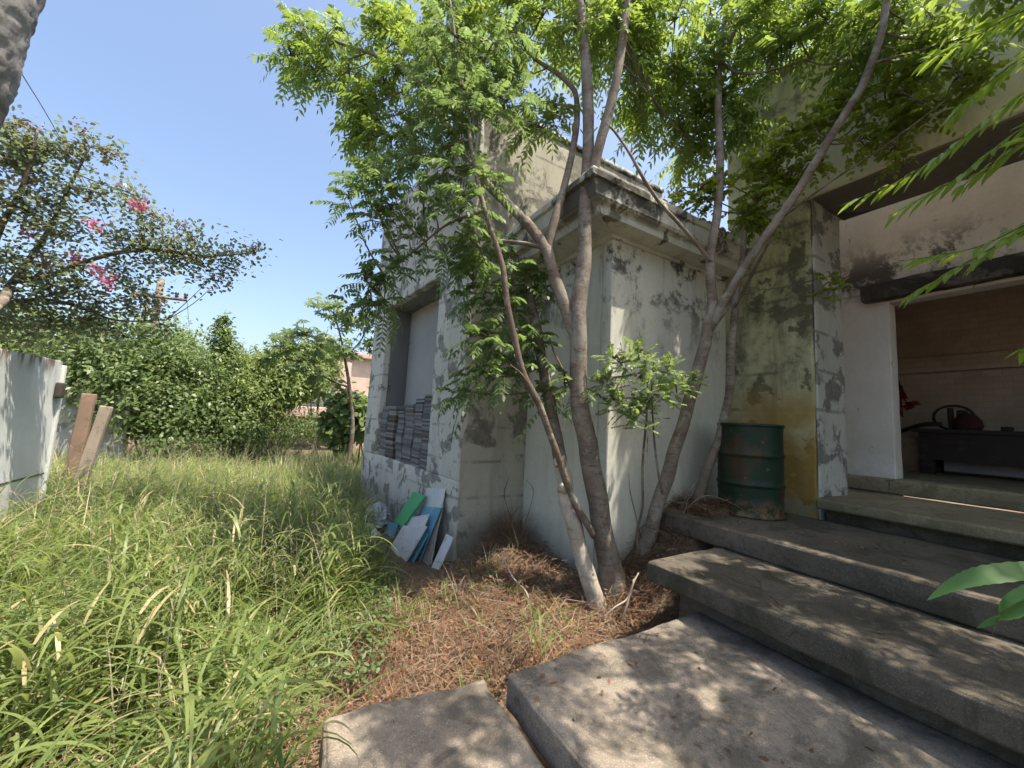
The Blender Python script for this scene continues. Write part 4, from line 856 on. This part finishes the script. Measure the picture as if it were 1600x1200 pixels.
for (x_, y_, r_, n_) in ((510, 480, .42, 46), (540, 500, .4, 46), (475, 520, .42, 46), (440, 540, .36, 36), (545, 545, .42, 46), (500, 545, .42, 46), (465, 565, .36, 36), (575, 500, .38, 40), (490, 590, .3, 24), (582, 540, .26, 20), (425, 560, .26, 18)):
    ce = onp(x_, y_, 1, 10.2); src = nearest(st_.pts, ce); TW.append(np.array([src, (src + ce) / 2, ce]))
    pp = spray(ce, r_, n_); nn_ = unit(np.array([0, -.5, .8]) + RNG.normal(size=(n_, 3)) * .45); a_ = unit(np.cross(nn_, rdir(n_))); b_ = np.cross(nn_, a_)
    for q_ in pp[::3]: TW.append(np.array([ce, (ce + q_) / 2, q_]))
    sz_ = RNG.uniform(.10, .19, n_)
    for j_ in range(7):
        th_ = (j_ - 3) * .78; SL.append(blades(pp, a_ * math.cos(th_) + b_ * math.sin(th_), nn_, sz_ * (1 - .09 * abs(j_ - 3)), sz_ * .27, HEX))
o = quads('crown', np.concatenate(SL), 6, leafmat('star_leaf', (.07, .12, .04), (.18, .25, .09), (.36, .48, .12), .45, .4)); under(st_.root, o); o['kind'] = 'stuff'
tg = thin(TW, .010, .004); t = obj('twigs', tg[0], tg[1], M['bark_dark'], None, True); under(st_.root, t); t['kind'] = 'stuff'
p = onp(60, 560, 1, 16)
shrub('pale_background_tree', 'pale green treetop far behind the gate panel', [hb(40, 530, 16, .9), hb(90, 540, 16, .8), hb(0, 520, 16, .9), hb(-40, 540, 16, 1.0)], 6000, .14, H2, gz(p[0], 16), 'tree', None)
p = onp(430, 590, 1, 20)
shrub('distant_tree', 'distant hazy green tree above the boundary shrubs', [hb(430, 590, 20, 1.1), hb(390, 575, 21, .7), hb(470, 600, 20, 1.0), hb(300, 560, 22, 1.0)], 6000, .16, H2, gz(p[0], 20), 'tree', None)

# crape myrtle
my = Tree('crape_myrtle', 'crape myrtle with pink blossoms and drooping branches at the left', (-3.5, 4.9, -.12), M['bark_dark'], 'tree', None)
my.stem([(-3.5, 4.9, -.2, 0), (-3.4, 4.8, 1.5, 0), tuple(at(-50, 500, 3.17)) + (0,), tuple(at(20, 440, 4.32)) + (0,), tuple(at(70, 370, 4.32)) + (0,), tuple(at(110, 290, 4.32)) + (0,), tuple(at(140, 230, 4.32)) + (0,)], [.075, .06, .045, .035, .022, .015, .008], n=9)
my.stem([(20, 440, 4.32), (80, 430, 4.39), (160, 400, 4.46), (240, 390, 4.54), (320, 400, 4.61), (400, 395, 4.68)], [.035, .03, .024, .018, .012, .006], 'branch', n=7)
my.stem([(-40, 500, 4.32), (30, 470, 4.39), (110, 475, 4.46), (180, 500, 4.61), (260, 500, 4.75)], [.035, .028, .02, .012, .006], 'branch', n=7)
my.stem([(-40, 470, 4.18), (0, 360, 4.10), (40, 280, 4.10), (60, 200, 4.10)], [.035, .028, .02, .01], 'branch', n=7)
def myrtle(cl, n, size, m, name, spread=1.0, shp=OVA, wr=.55, tw=True):
    P = []; T_ = []
    for (x, y, dp, r) in cl:
        ce = at(x, y, dp); src = nearest(my.pts, ce); k = max(3, int(9 * r / .3))
        if tw: T_.append(catmull([src, (src + ce) / 2 + RNG.normal(size=3) * .04, ce], 3))
        for q in spray(ce, r, k, .7):
            if tw: T_.append(np.array([ce, (ce + q) / 2, q]))
            m_ = int(n * RNG.uniform(.6, 1.3)); t = RNG.uniform(.15, 1.1, m_)[:, None]; P.append(ce + (q - ce) * t + RNG.normal(size=(m_, 3)) * .05 * spread)
    P = np.concatenate(P); k = len(P); Nn = unit(np.array([0, 0, 1.0]) + RNG.normal(size=(k, 3)) * .7); D = unit(np.cross(Nn, rdir(k)))
    o = quads(name, blades(P, D, Nn, size * RNG.uniform(.6, 1.2, k), size * wr * np.ones(k), shp), len(shp), m); under(my.root, o)
    if tw: tg = thin(T_, .008, .003); t = obj('twigs', tg[0], tg[1], M['bark_dark'], None, True); under(my.root, t); t['kind'] = 'stuff'
myrtle([(60, 240, 4.18, 0.228), (130, 225, 4.32, 0.198), (25, 260, 4.10, 0.228), (100, 290, 4.32, 0.228), (165, 240, 4.39, 0.152), (40, 330, 4.18, 0.243), (110, 340, 4.32, 0.198), (10, 400, 4.10, 0.243), (60, 400, 4.25, 0.228), (130, 420, 4.32, 0.198), (190, 375, 4.46, 0.182), (235, 355, 4.54, 0.182), (270, 385, 4.54, 0.182), (240, 410, 4.54, 0.167), (310, 400, 4.61, 0.152), (350, 395, 4.68, 0.114), (395, 392, 4.68, 0.106), (330, 435, 4.68, 0.122),
        (85, 460, 4.32, 0.213), (30, 470, 4.25, 0.228), (150, 470, 4.46, 0.198), (200, 450, 4.46, 0.137), (110, 510, 4.54, 0.167), (170, 515, 4.61, 0.152), (50, 520, 4.46, 0.152), (250, 505, 4.75, 0.122), (0, 320, 4.03, 0.228), (20, 210, 4.10, 0.167), (200, 300, 4.46, 0.061), (215, 330, 4.46, 0.076), (-30, 420, 4.03, 0.266), (-40, 330, 3.96, 0.266), (70, 310, 4.25, 0.258), (30, 230, 4.10, 0.213), (90, 230, 4.25, 0.213), (90, 370, 4.25, 0.258), (150, 300, 4.39, 0.167), (60, 440, 4.25, 0.258), (120, 450, 4.39, 0.228), (10, 500, 4.32, 0.228), (80, 500, 4.39, 0.228), (220, 385, 4.46, 0.213), (180, 420, 4.46, 0.198), (280, 410, 4.61, 0.182), (200, 480, 4.61, 0.182), (140, 500, 4.54, 0.198), (240, 470, 4.68, 0.137), (0, 240, 4.03, 0.198), (300, 370, 4.61, 0.137), (350, 415, 4.68, 0.137)], 44, .056, M['leaf_myrtle'], 'crown', 1.9)
seedm = leafmat('brown_seed_pod', (.20, .12, .10), (.34, .22, .20), (.3, .2, .2), .2, .7)
myrtle([(50, 205, 4.18, 0.152), (130, 205, 4.32, 0.122), (175, 240, 4.39, 0.091), (250, 340, 4.54, 0.106), (290, 360, 4.54, 0.106), (400, 390, 4.68, 0.106), (340, 440, 4.68, 0.106), (220, 320, 4.46, 0.061), (30, 190, 4.10, 0.106), (100, 240, 4.32, 0.152)], 24, .028, seedm, 'seed_heads', .8, DIA, .8, True)
for o in my.root.children:
    if o.name.startswith(('seed_heads', 'crown')): o['kind'] = 'stuff'
for (x, y) in ((118, 405), (155, 425), (45, 362), (62, 352), (170, 440), (72, 410), (215, 318), (150, 355)):
    ce = at(x, y, 4.3); k = 60; P = ce + RNG.normal(size=(k, 3)) * .038
    o = quads('blossom', blades(P, rdir(k), rdir(k), np.full(k, .034), np.full(k, .03), OVA), 8, M['petal']); under(my.root, o)

# ------------------------------------------------------------------ utility pole, wires, neighbouring house
UY = 30.0
pt, pbm = onp(252, 436, 1, UY), onp(236, 560, 1, UY)
up_ = empty('utility_pole', (pt[0], UY, -.1)); tag(up_, 'wooden utility pole with one crossarm above the shrubs', 'utility pole')
o = MB().tube([(pt[0], UY, -.1), (pt[0], UY, pt[2] * .5), (pt[0], UY, pt[2])], [.24, .2, .17], 10).obj('pole', M['bark_dark'], None, True); under(up_, o)
o = MB().tube([(pt[0] - .55, UY + .3, pt[2] * .4), (pt[0] - .55, UY + .3, pt[2] - .9)], [.16, .14], 8).obj('second_pole', M['bark_dark'], None, True); under(up_, o)
ca, cb = onp(205, 459, 1, UY - .3), onp(292, 469, 1, UY - .3)
o = MB().tube([ca, (ca + cb) / 2, cb], .10, 6).obj('crossarm', M['bark_dark'], None); under(up_, o)
ins = paint('dark_insulator', (.05, .05, .055), (.1, .1, .1), .2, 6, .3)
for t in (.03, .2, .8, .97):
    p = ca + (cb - ca) * t; V, F = lathe([(.001, .42), (.09, .4), (.12, .3), (.06, .22), (.12, .16), (.05, .1), (.04, 0)], 10); o = obj('insulator', [tuple(np.array(v) + p) for v in V], F, ins, None, True); under(up_, o)
for lab, e in (('overhead wire running from the crossarm to the upper left', [ca + np.array([0, 0, .4]), at(150, 320, 18), at(85, 200, 11), at(25, 100, 8), at(-60, -60, 6)]), ('lower overhead wire left of the pole behind the myrtle', [ca + (cb - ca) * .2 + np.array([0, 0, .4]), at(150, 400, 18), at(30, 290, 10), at(-80, 180, 8)]), ('guy wire running down right from the crossarm', [cb, onp(297, 520, 1, UY + 2), onp(306, 580, 1, UY + 4)])):
    o = MB().tube(catmull(e, 8), .012, 5).obj('overhead_wire', ins, None, True); tag(o, lab, 'wire')
nh = empty('neighbour_house', (0, 24, 0)); tag(nh, 'neighbouring beige house with pinkish flat roof edge behind the hedge', 'house')
bei = paint('beige_render', (.58, .46, .36), (.45, .36, .3), .4, 3, .9); pink = paint('pinkish_roof_edge', (.60, .43, .36), (.45, .33, .28), .4, 3, .9)
a0, a1 = onp(425, 640, 1, 18), onp(527, 640, 1, 18)
for nm, bx, mm in (('porch_roof', (a0[0], a1[0], 18, 22, a0[2] - .22, a0[2] + .2), pink), ('pillar', (onp(526, 600, 1, 18)[0], onp(548, 600, 1, 18)[0], 18.2, 18.8, -.2, onp(540, 565, 1, 18)[2]), pink), ('wall', (onp(535, 600, 1, 20)[0], 6.5, 20, 26, -.2, onp(560, 560, 1, 20)[2]), bei), ('wall', (a0[0] + .3, a1[0], 21.5, 21.8, -.2, a0[2] - .222), bei), ('roof', (onp(535, 600, 1, 20)[0] - .3, 6.7, 19.7, 26.3, onp(560, 560, 1, 20)[2] + .002, onp(560, 560, 1, 20)[2] + .25), pink)):
    o = rbox(nm, *bx, mm, r=.02, res=.6); under(nh, o)

# ------------------------------------------------------------------ grass
def ribbons(C, az, L, w0, lean, curl, segs=5, wpow=.7, twist=.6):
    n = len(C); t = np.linspace(0, 1, segs + 1); th = lean[:, None] + curl[:, None] * t[None]
    ds = L[:, None] / segs; hx = np.cumsum(np.sin(th) * ds, 1) - np.sin(th[:, :1]) * ds; hz = np.cumsum(np.cos(th) * ds, 1) - np.cos(th[:, :1]) * ds
    d = np.stack([np.cos(az), np.sin(az), 0 * az], 1)
    P = C[:, None] + d[:, None] * hx[..., None] + np.array([0, 0, 1.0]) * hz[..., None]
    sa = az + math.pi / 2 + RNG.uniform(-twist, twist, n); s = np.stack([np.cos(sa), np.sin(sa), RNG.uniform(-.3, .3, n)], 1)
    wv = w0[:, None] * np.clip(1 - t, 0, 1)[None] ** wpow * np.clip(.45 + 2.2 * t, 0, 1)[None]
    A_ = P - s[:, None] * wv[..., None]; B_ = P + s[:, None] * wv[..., None]
    V = np.stack([A_, B_], 2).reshape(n, -1, 3); k = (segs + 1) * 2
    base = (np.arange(n) * k)[:, None, None]; j = np.arange(segs)[None, :, None] * 2
    F = base + j + np.array([0, 1, 3, 2])[None, None, :]
    return V.reshape(-1, 3), F.reshape(-1, 4)
def edge_x(y):
    return np.interp(y, [0, 1.0, 1.9, 2.3, 3.0, 3.6, 4.4, 5.2, 8.0, 8.6, 12], [-.25, -.1, .0, .22, .46, .62, .78, 1.0, 1.15, 2.4, 3.0])
def scatter(n, y0, y1, pw=1.0):
    y = y0 + (y1 - y0) * RNG.uniform(0, 1, n) ** pw; xl = -.47 * y - .9; xr = edge_x(y); x = xl + (xr - xl) * RNG.uniform(0, 1, n)
    keep = ~((x < -2.4) & (x > -2.75) & (y < 7.5)); x = x[keep]; y = y[keep]
    return np.stack([x, y, ground_z(x, y) - .01], 1)
def clumps(C, per, L, w, lean=(.05, .5), curl=(.5, 1.9), segs=5, sp=.05):
    n = len(C); i = np.repeat(np.arange(n), per); k = len(i); cl = RNG.uniform(.7, 1.25, n)[i]
    c = C[i] + np.concatenate([RNG.normal(size=(k, 2)) * sp, np.zeros((k, 1))], 1)
    return ribbons(c, RNG.uniform(0, 2 * math.pi, k), L * cl * RNG.uniform(.5, 1.2, k), w * RNG.uniform(.6, 1.3, k), RNG.uniform(*lean, k), RNG.uniform(*curl, k), segs)
def canes(C, stems=7, leaves=6, H=.6, ll=.34, lw=.0095):
    n = len(C); i = np.repeat(np.arange(n), stems); k = len(i); sc = RNG.uniform(.75, 1.3, n)[i]
    c = C[i] + np.concatenate([RNG.normal(size=(k, 2)) * .045, np.zeros((k, 1))], 1); az = RNG.uniform(0, 6.28, k); ln = RNG.uniform(.03, .38, k); h = H * sc * RNG.uniform(.6, 1.15, k)
    out = [ribbons(c, az, h, np.full(k, .0038), ln, np.full(k, .18), 4, .25)]
    d = np.stack([np.cos(az) * np.sin(ln), np.sin(az) * np.sin(ln), np.cos(ln)], 1)
    for j in range(leaves):
        t = .22 + .76 * j / (leaves - 1); a = az * .3 + (j % 2) * math.pi + RNG.uniform(-.9, .9, k)
        out.append(ribbons(c + d * (h * t)[:, None], a, ll * sc * RNG.uniform(.65, 1.15, k) * (1.1 - .35 * abs(t - .6)), lw * RNG.uniform(.7, 1.25, k), RNG.uniform(.25, .75, k), RNG.uniform(.9, 2.3, k), 7, .75, .35))
    return joinvf(out)
def joinvf(L):
    V = []; F = []; b = 0
    for v, f in L: V.append(v); F.append(f + b); b += len(v)
    return np.concatenate(V), np.concatenate(F)
def hnoise(C, s): return np.array([mn.noise(Vector((x * s, y * s, 1.7))) for x, y, _ in C])
near = scatter(380, .8, 4.6, .8); near = near[hnoise(near, 1.3) > -.05]
near2 = scatter(620, .8, 4.6, .8)
big = scatter(60, 1.5, 7.0, .9)
cane1 = scatter(190, 1.25, 4.6, .85); cane2 = scatter(420, 4.2, 9.5, .9)
cane1 = cane1[hnoise(cane1, 1.1) > -.2]
short = np.column_stack([np.concatenate([RNG.uniform(.2, 1.05, 330), RNG.uniform(.5, 2.2, 26)]), np.concatenate([RNG.uniform(2.9, 5.6, 330), RNG.uniform(2.2, 3.7, 26)]), np.zeros(356)]); short[:, 2] = ground_z(short[:, 0], short[:, 1]) - .01
mid = scatter(1800, 3.4, 9.0, .9); far = scatter(1700, 7.5, 14, .9)
V, F = joinvf([clumps(near, 15, .55, .0095, (.05, .6), (.8, 2.4), 8, .055), clumps(near2, 11, .30, .0056, (.1, .9), (.6, 2.2), 5, .05), clumps(near[::4], 7, .72, .0105, (.02, .4), (.9, 2.2), 9, .05), clumps(mid, 18, .58, .0068, (.05, .6), (.5, 2.1), 6, .05), clumps(mid[::5], 8, .8, .0085, (.02, .35), (.5, 1.8), 7, .05), canes(cane1), canes(cane2, 6, 5, .55, .30, .009), clumps(big, 14, .66, .0125, (.03, .5), (1.1, 2.5), 10, .045), clumps(short, 14, .30, .0052, (.1, .9), (.4, 2.0), 4, .05)])
o = indexed('tall_grass', V, F, M['grass'], None, False); tag(o, 'tall unmown green grass filling the yard', 'grass', kind='stuff')
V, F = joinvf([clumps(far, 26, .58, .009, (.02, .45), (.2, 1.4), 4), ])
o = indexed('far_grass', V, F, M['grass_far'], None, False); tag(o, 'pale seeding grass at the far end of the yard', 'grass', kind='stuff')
# seed heads
sc_ = np.concatenate([scatter(1250, 4.5, 12.5, .8), scatter(90, 2.0, 4.5)]); k = len(sc_); az = RNG.uniform(0, 6.28, k); Ls = RNG.uniform(.6, 1.1, k); ln = RNG.uniform(.02, .25, k); cu = RNG.uniform(.1, .7, k)
VS = [ribbons(sc_, az, Ls, np.full(k, .0028), ln, cu, 5, .2)]
for j in range(14):
    t = .62 + .37 * j / 14; th = ln + cu * t * .5; p = sc_ + np.stack([np.cos(az) * np.sin(th), np.sin(az) * np.sin(th), np.cos(th)], 1) * (Ls * t)[:, None]
    VS.append(ribbons(p, RNG.uniform(0, 6.28, k), RNG.uniform(.06, .14, k) * (1.25 - t), np.full(k, .0022), RNG.uniform(.3, .9, k), RNG.uniform(.3, 1.2, k), 2, .3))
V, F = joinvf(VS); o = indexed('grass_seed_heads', V, F, leafmat('seed_head', (.26, .24, .15), (.42, .38, .26), (.4, .36, .22), .35, .7), None, False); tag(o, 'feathery pale seed heads standing above the grass', 'grass', kind='stuff')
# dry thatch between the tufts
C0 = scatter(30000, .6, 7.0, .8); C0[:, 2] += RNG.uniform(0, .10, len(C0)); k = len(C0)
V, F = ribbons(C0, RNG.uniform(0, 6.28, k), RNG.uniform(.1, .35, k), RNG.uniform(.002, .0048, k), RNG.uniform(1.0, 1.6, k), RNG.uniform(-.4, .7, k), 3)
o = indexed('dry_thatch', V, F, M['thatch'] if 'thatch' in M else leafmat('dry_grass_thatch', (.13, .10, .055), (.40, .33, .21), (.35, .28, .16), .25, .7), None, False); tag(o, 'dry straw-coloured thatch under the grass', 'dry grass', kind='stuff')
# distinct tufts
def tuft(label, px, py, z, n, H, lw, ll, leaves=6):
    p = onp(px, py, 2, z); V, F = canes(np.array([p]), n, leaves, H, ll, lw)
    o = indexed('grass_tuft', V, F, M['grass'], None, False); tag(o, label, 'grass tuft', 'single grass tufts'); return o
tuft('broad-bladed sunlit grass tuft in the middle of the yard', 375, 920, -.1, 14, .52, .013, .42, 7)
tuft('arching grass tuft standing on the straw mound before the slabs', 840, 1035, .03, 5, .34, .007, .26, 4)
tuft('tall foreground grass tuft left of the loose slab', 400, 1200, -.1, 7, .5, .011, .42)
tuft('grass tuft with wide blades at the lower left corner', 40, 1210, -.1, 9, .6, .013, .42)
tuft('arching pale grass tuft beside the lower left corner', 230, 1110, -.1, 9, .5, .012, .42)
tuft('thin grass tuft right of the sunlit middle tuft', 505, 900, -.1, 9, .45, .009, .34)
# low weeds
WC = np.array([onp(px, py, 2, -.05) for px, py in zip(RNG.uniform(460, 640, 130), RNG.uniform(900, 1090, 130))]); WC = WC[WC[:, 0] < edge_x(WC[:, 1]) + .35]
P = np.repeat(WC, 8, 0); k = len(P); P = P + np.stack([RNG.normal(size=k) * .03, RNG.normal(size=k) * .03, RNG.uniform(.0, .16, k)], 1); D = rdir(k); D[:, 2] = np.abs(D[:, 2]) * .5
o = quads('low_weeds', blades(P, D, unit(np.array([0, 0, 1.0]) + RNG.normal(size=(k, 3)) * .4), RNG.uniform(.025, .055, k), RNG.uniform(.012, .025, k), OVA), 8, M['weed']); tag(o, 'low leafy weeds between the grass and the straw', 'weeds', kind='stuff')

# ------------------------------------------------------------------ straw, litter and twigs on the mound
def region(n, pts):
    P = np.array([onp(x, y, 2, .05)[:2] for x, y in pts]); lo, hi = P.min(0), P.max(0); out = []
    while len(out) < n:
        q = RNG.uniform(lo, hi, (n, 2)); ins_ = np.zeros(n, bool); j = len(P) - 1
        for i in range(len(P)):
            c = ((P[i, 1] > q[:, 1]) != (P[j, 1] > q[:, 1])) & (q[:, 0] < (P[j, 0] - P[i, 0]) * (q[:, 1] - P[i, 1]) / (P[j, 1] - P[i, 1] + 1e-12) + P[i, 0]); ins_ ^= c; j = i
        out += list(q[ins_])
    out = np.array(out[:n]); return np.column_stack([out, ground_z(out[:, 0], out[:, 1])])
Cm = region(15000, [(420, 1130), (520, 1040), (590, 930), (640, 905), (700, 890), (790, 840), (900, 880), (1000, 900), (1000, 960), (900, 1030), (800, 1060), (740, 1035), (520, 1100), (470, 1190)])
Cm = np.concatenate([Cm, np.column_stack([RNG.uniform(2.3, 3.75, 4500), RNG.uniform(2.02, 2.66, 4500), np.zeros(4500)])]); Cm[:, 2] = ground_z(Cm[:, 0], Cm[:, 1]) + RNG.exponential(.025, len(Cm)); k = len(Cm)
V, F = ribbons(Cm, RNG.uniform(0, 6.28, k), RNG.uniform(.05, .26, k), RNG.uniform(.0012, .0034, k), RNG.uniform(1.05, 1.65, k), RNG.uniform(-.6, .7, k), 3)
o = indexed('dry_straw', V, F, M['straw'], None, False); tag(o, 'brown dry straw and stalks heaped before the house', 'straw', kind='stuff')
# heap of stalks in the inner corner
k = 900; a = RNG.uniform(0, 6.28, k); r = RNG.uniform(0, .45, k); Ch = np.column_stack([2.28 + r * np.cos(a) * .6, 3.85 + r * np.sin(a) * .55, np.zeros(k)]); Ch[:, 2] = ground_z(Ch[:, 0], Ch[:, 1]) + .02 + RNG.uniform(0, .25, k) * (1 - r / .5)
V, F = ribbons(Ch, RNG.uniform(0, 6.28, k), RNG.uniform(.2, .5, k), RNG.uniform(.0015, .003, k), RNG.uniform(.3, 1.5, k), RNG.uniform(.2, 1.6, k), 5)
o = indexed('stalk_heap', V, F, M['straw'], None, False); tag(o, 'heap of dead stalks in the corner between the two wall blocks', 'straw', kind='stuff')
k = 330; i = RNG.integers(0, len(Cm), k); P = Cm[i].copy(); P[:, 2] = ground_z(P[:, 0], P[:, 1]) + .015; mb = MB()
for p in P:
    a = random.uniform(0, 6.28); L = random.uniform(.12, .5); e = p + np.array([math.cos(a) * L, math.sin(a) * L, random.uniform(.0, .07)])
    if e[1] < 2.1 and e[0] > .9: continue
    m_ = (p + e) / 2 + RNG.normal(size=3) * L * .08; mb.tube(np.array([p, m_, e]), [random.uniform(.002, .005), .0015], 4)
o = mb.obj('fallen_twigs', paint('grey_twig', (.26, .22, .18), (.10, .07, .05), .8, 9, .9), None, True); tag(o, 'thin grey fallen twigs lying over the straw', 'twigs', kind='stuff')
# leaf litter
k = 5200; i = RNG.integers(0, len(Cm), k); P = Cm[i] + np.column_stack([RNG.normal(size=(k, 2)) * .03, RNG.uniform(.0, .03, k)])
P = np.concatenate([P, np.array([[x, y, z] for x, y, z in zip(RNG.uniform(1.05, 2.5, 60), RNG.uniform(.6, 1.68, 60), np.full(60, .296))]), np.array([[x, y, .562] for x, y in zip(RNG.uniform(2.4, 3.3, 30), RNG.uniform(.5, 1.95, 30))]), np.array([[x, y, .738] for x, y in zip(RNG.uniform(3.3, 4.5, 40), RNG.uniform(.5, 1.95, 40))])]); k = len(P)
o = quads('leaf_litter', blades(P, rdir(k) * np.array([1, 1, .2]), unit(np.array([0, 0, 1.0]) + RNG.normal(size=(k, 3)) * .5), RNG.uniform(.02, .05, k), RNG.uniform(.008, .02, k), HEX), 6, leafmat('brown_leaf_litter', (.11, .055, .03), (.30, .17, .10), (.25, .12, .05), .2, .7)); tag(o, 'reddish brown dead leaves scattered over the mound', 'leaves', kind='stuff')
# single dead branches
db = paint('pale_dead_wood', (.40, .34, .28), (.2, .16, .12), .5, 12, .9)
for lab, pts, rad, m in (
    ('pale dead branch propped against the edge of the steps', [(965, 985, 3.0), (978, 950, 3.0), (988, 915, 3.05), (998, 895, 3.1)], [.006, .010, .009, .005], db),
    ('second pale dead branch hanging beside the step edge', [(942, 965, 2.95), (962, 948, 2.95), (980, 935, 3.0), (990, 905, 3.0)], [.005, .007, .007, .005], db),
    ('long pale stick lying down the straw mound', [(783, 862, 3.5), (800, 900, 3.3), (822, 925, 3.15), (832, 960, 3.0)], [.005, .007, .007, .005], db),
    ('grey stick lying across the mound below the boards', [(690, 946, 3.2), (740, 930, 3.2), (790, 918, 3.2)], [.008, .010, .006], db),
    ('dark dry twig arching from the corner heap', [(812, 860, 3.9), (800, 815, 3.95), (788, 775, 3.95), (795, 745, 4.0)], [.006, .006, .005, .002], M['bark_dark']),
    ('thin curved dry twig right of the corner heap', [(815, 830, 3.95), (828, 795, 3.95), (833, 765, 3.95), (822, 750, 3.95)], [.005, .005, .004, .002], M['bark_dark']),
    ('thin dry twig rising beside the forked trunk', [(1002, 840, 3.5), (992, 800, 3.5), (985, 770, 3.5), (982, 740, 3.5)], [.005, .005, .004, .002], M['bark_dark']),
    ('reddish dead stalk leaning left of the drum', [(1058, 835, 3.6), (1068, 805, 3.65), (1080, 765, 3.7), (1092, 750, 3.7)], [.008, .008, .007, .004], M['bark_dark']),
    ('dead frond stalk drooping in front of the drum', [(1060, 805, 3.55), (1100, 775, 3.45), (1140, 785, 3.4), (1170, 803, 3.4)], [.003, .004, .003, .002], M['bark_dark'])):
    o = MB().tube(catmull([at(*p) for p in pts], 6), rad, 8, .35, len(lab)).obj('dead_branch', m, None, True); tag(o, lab, 'branch')
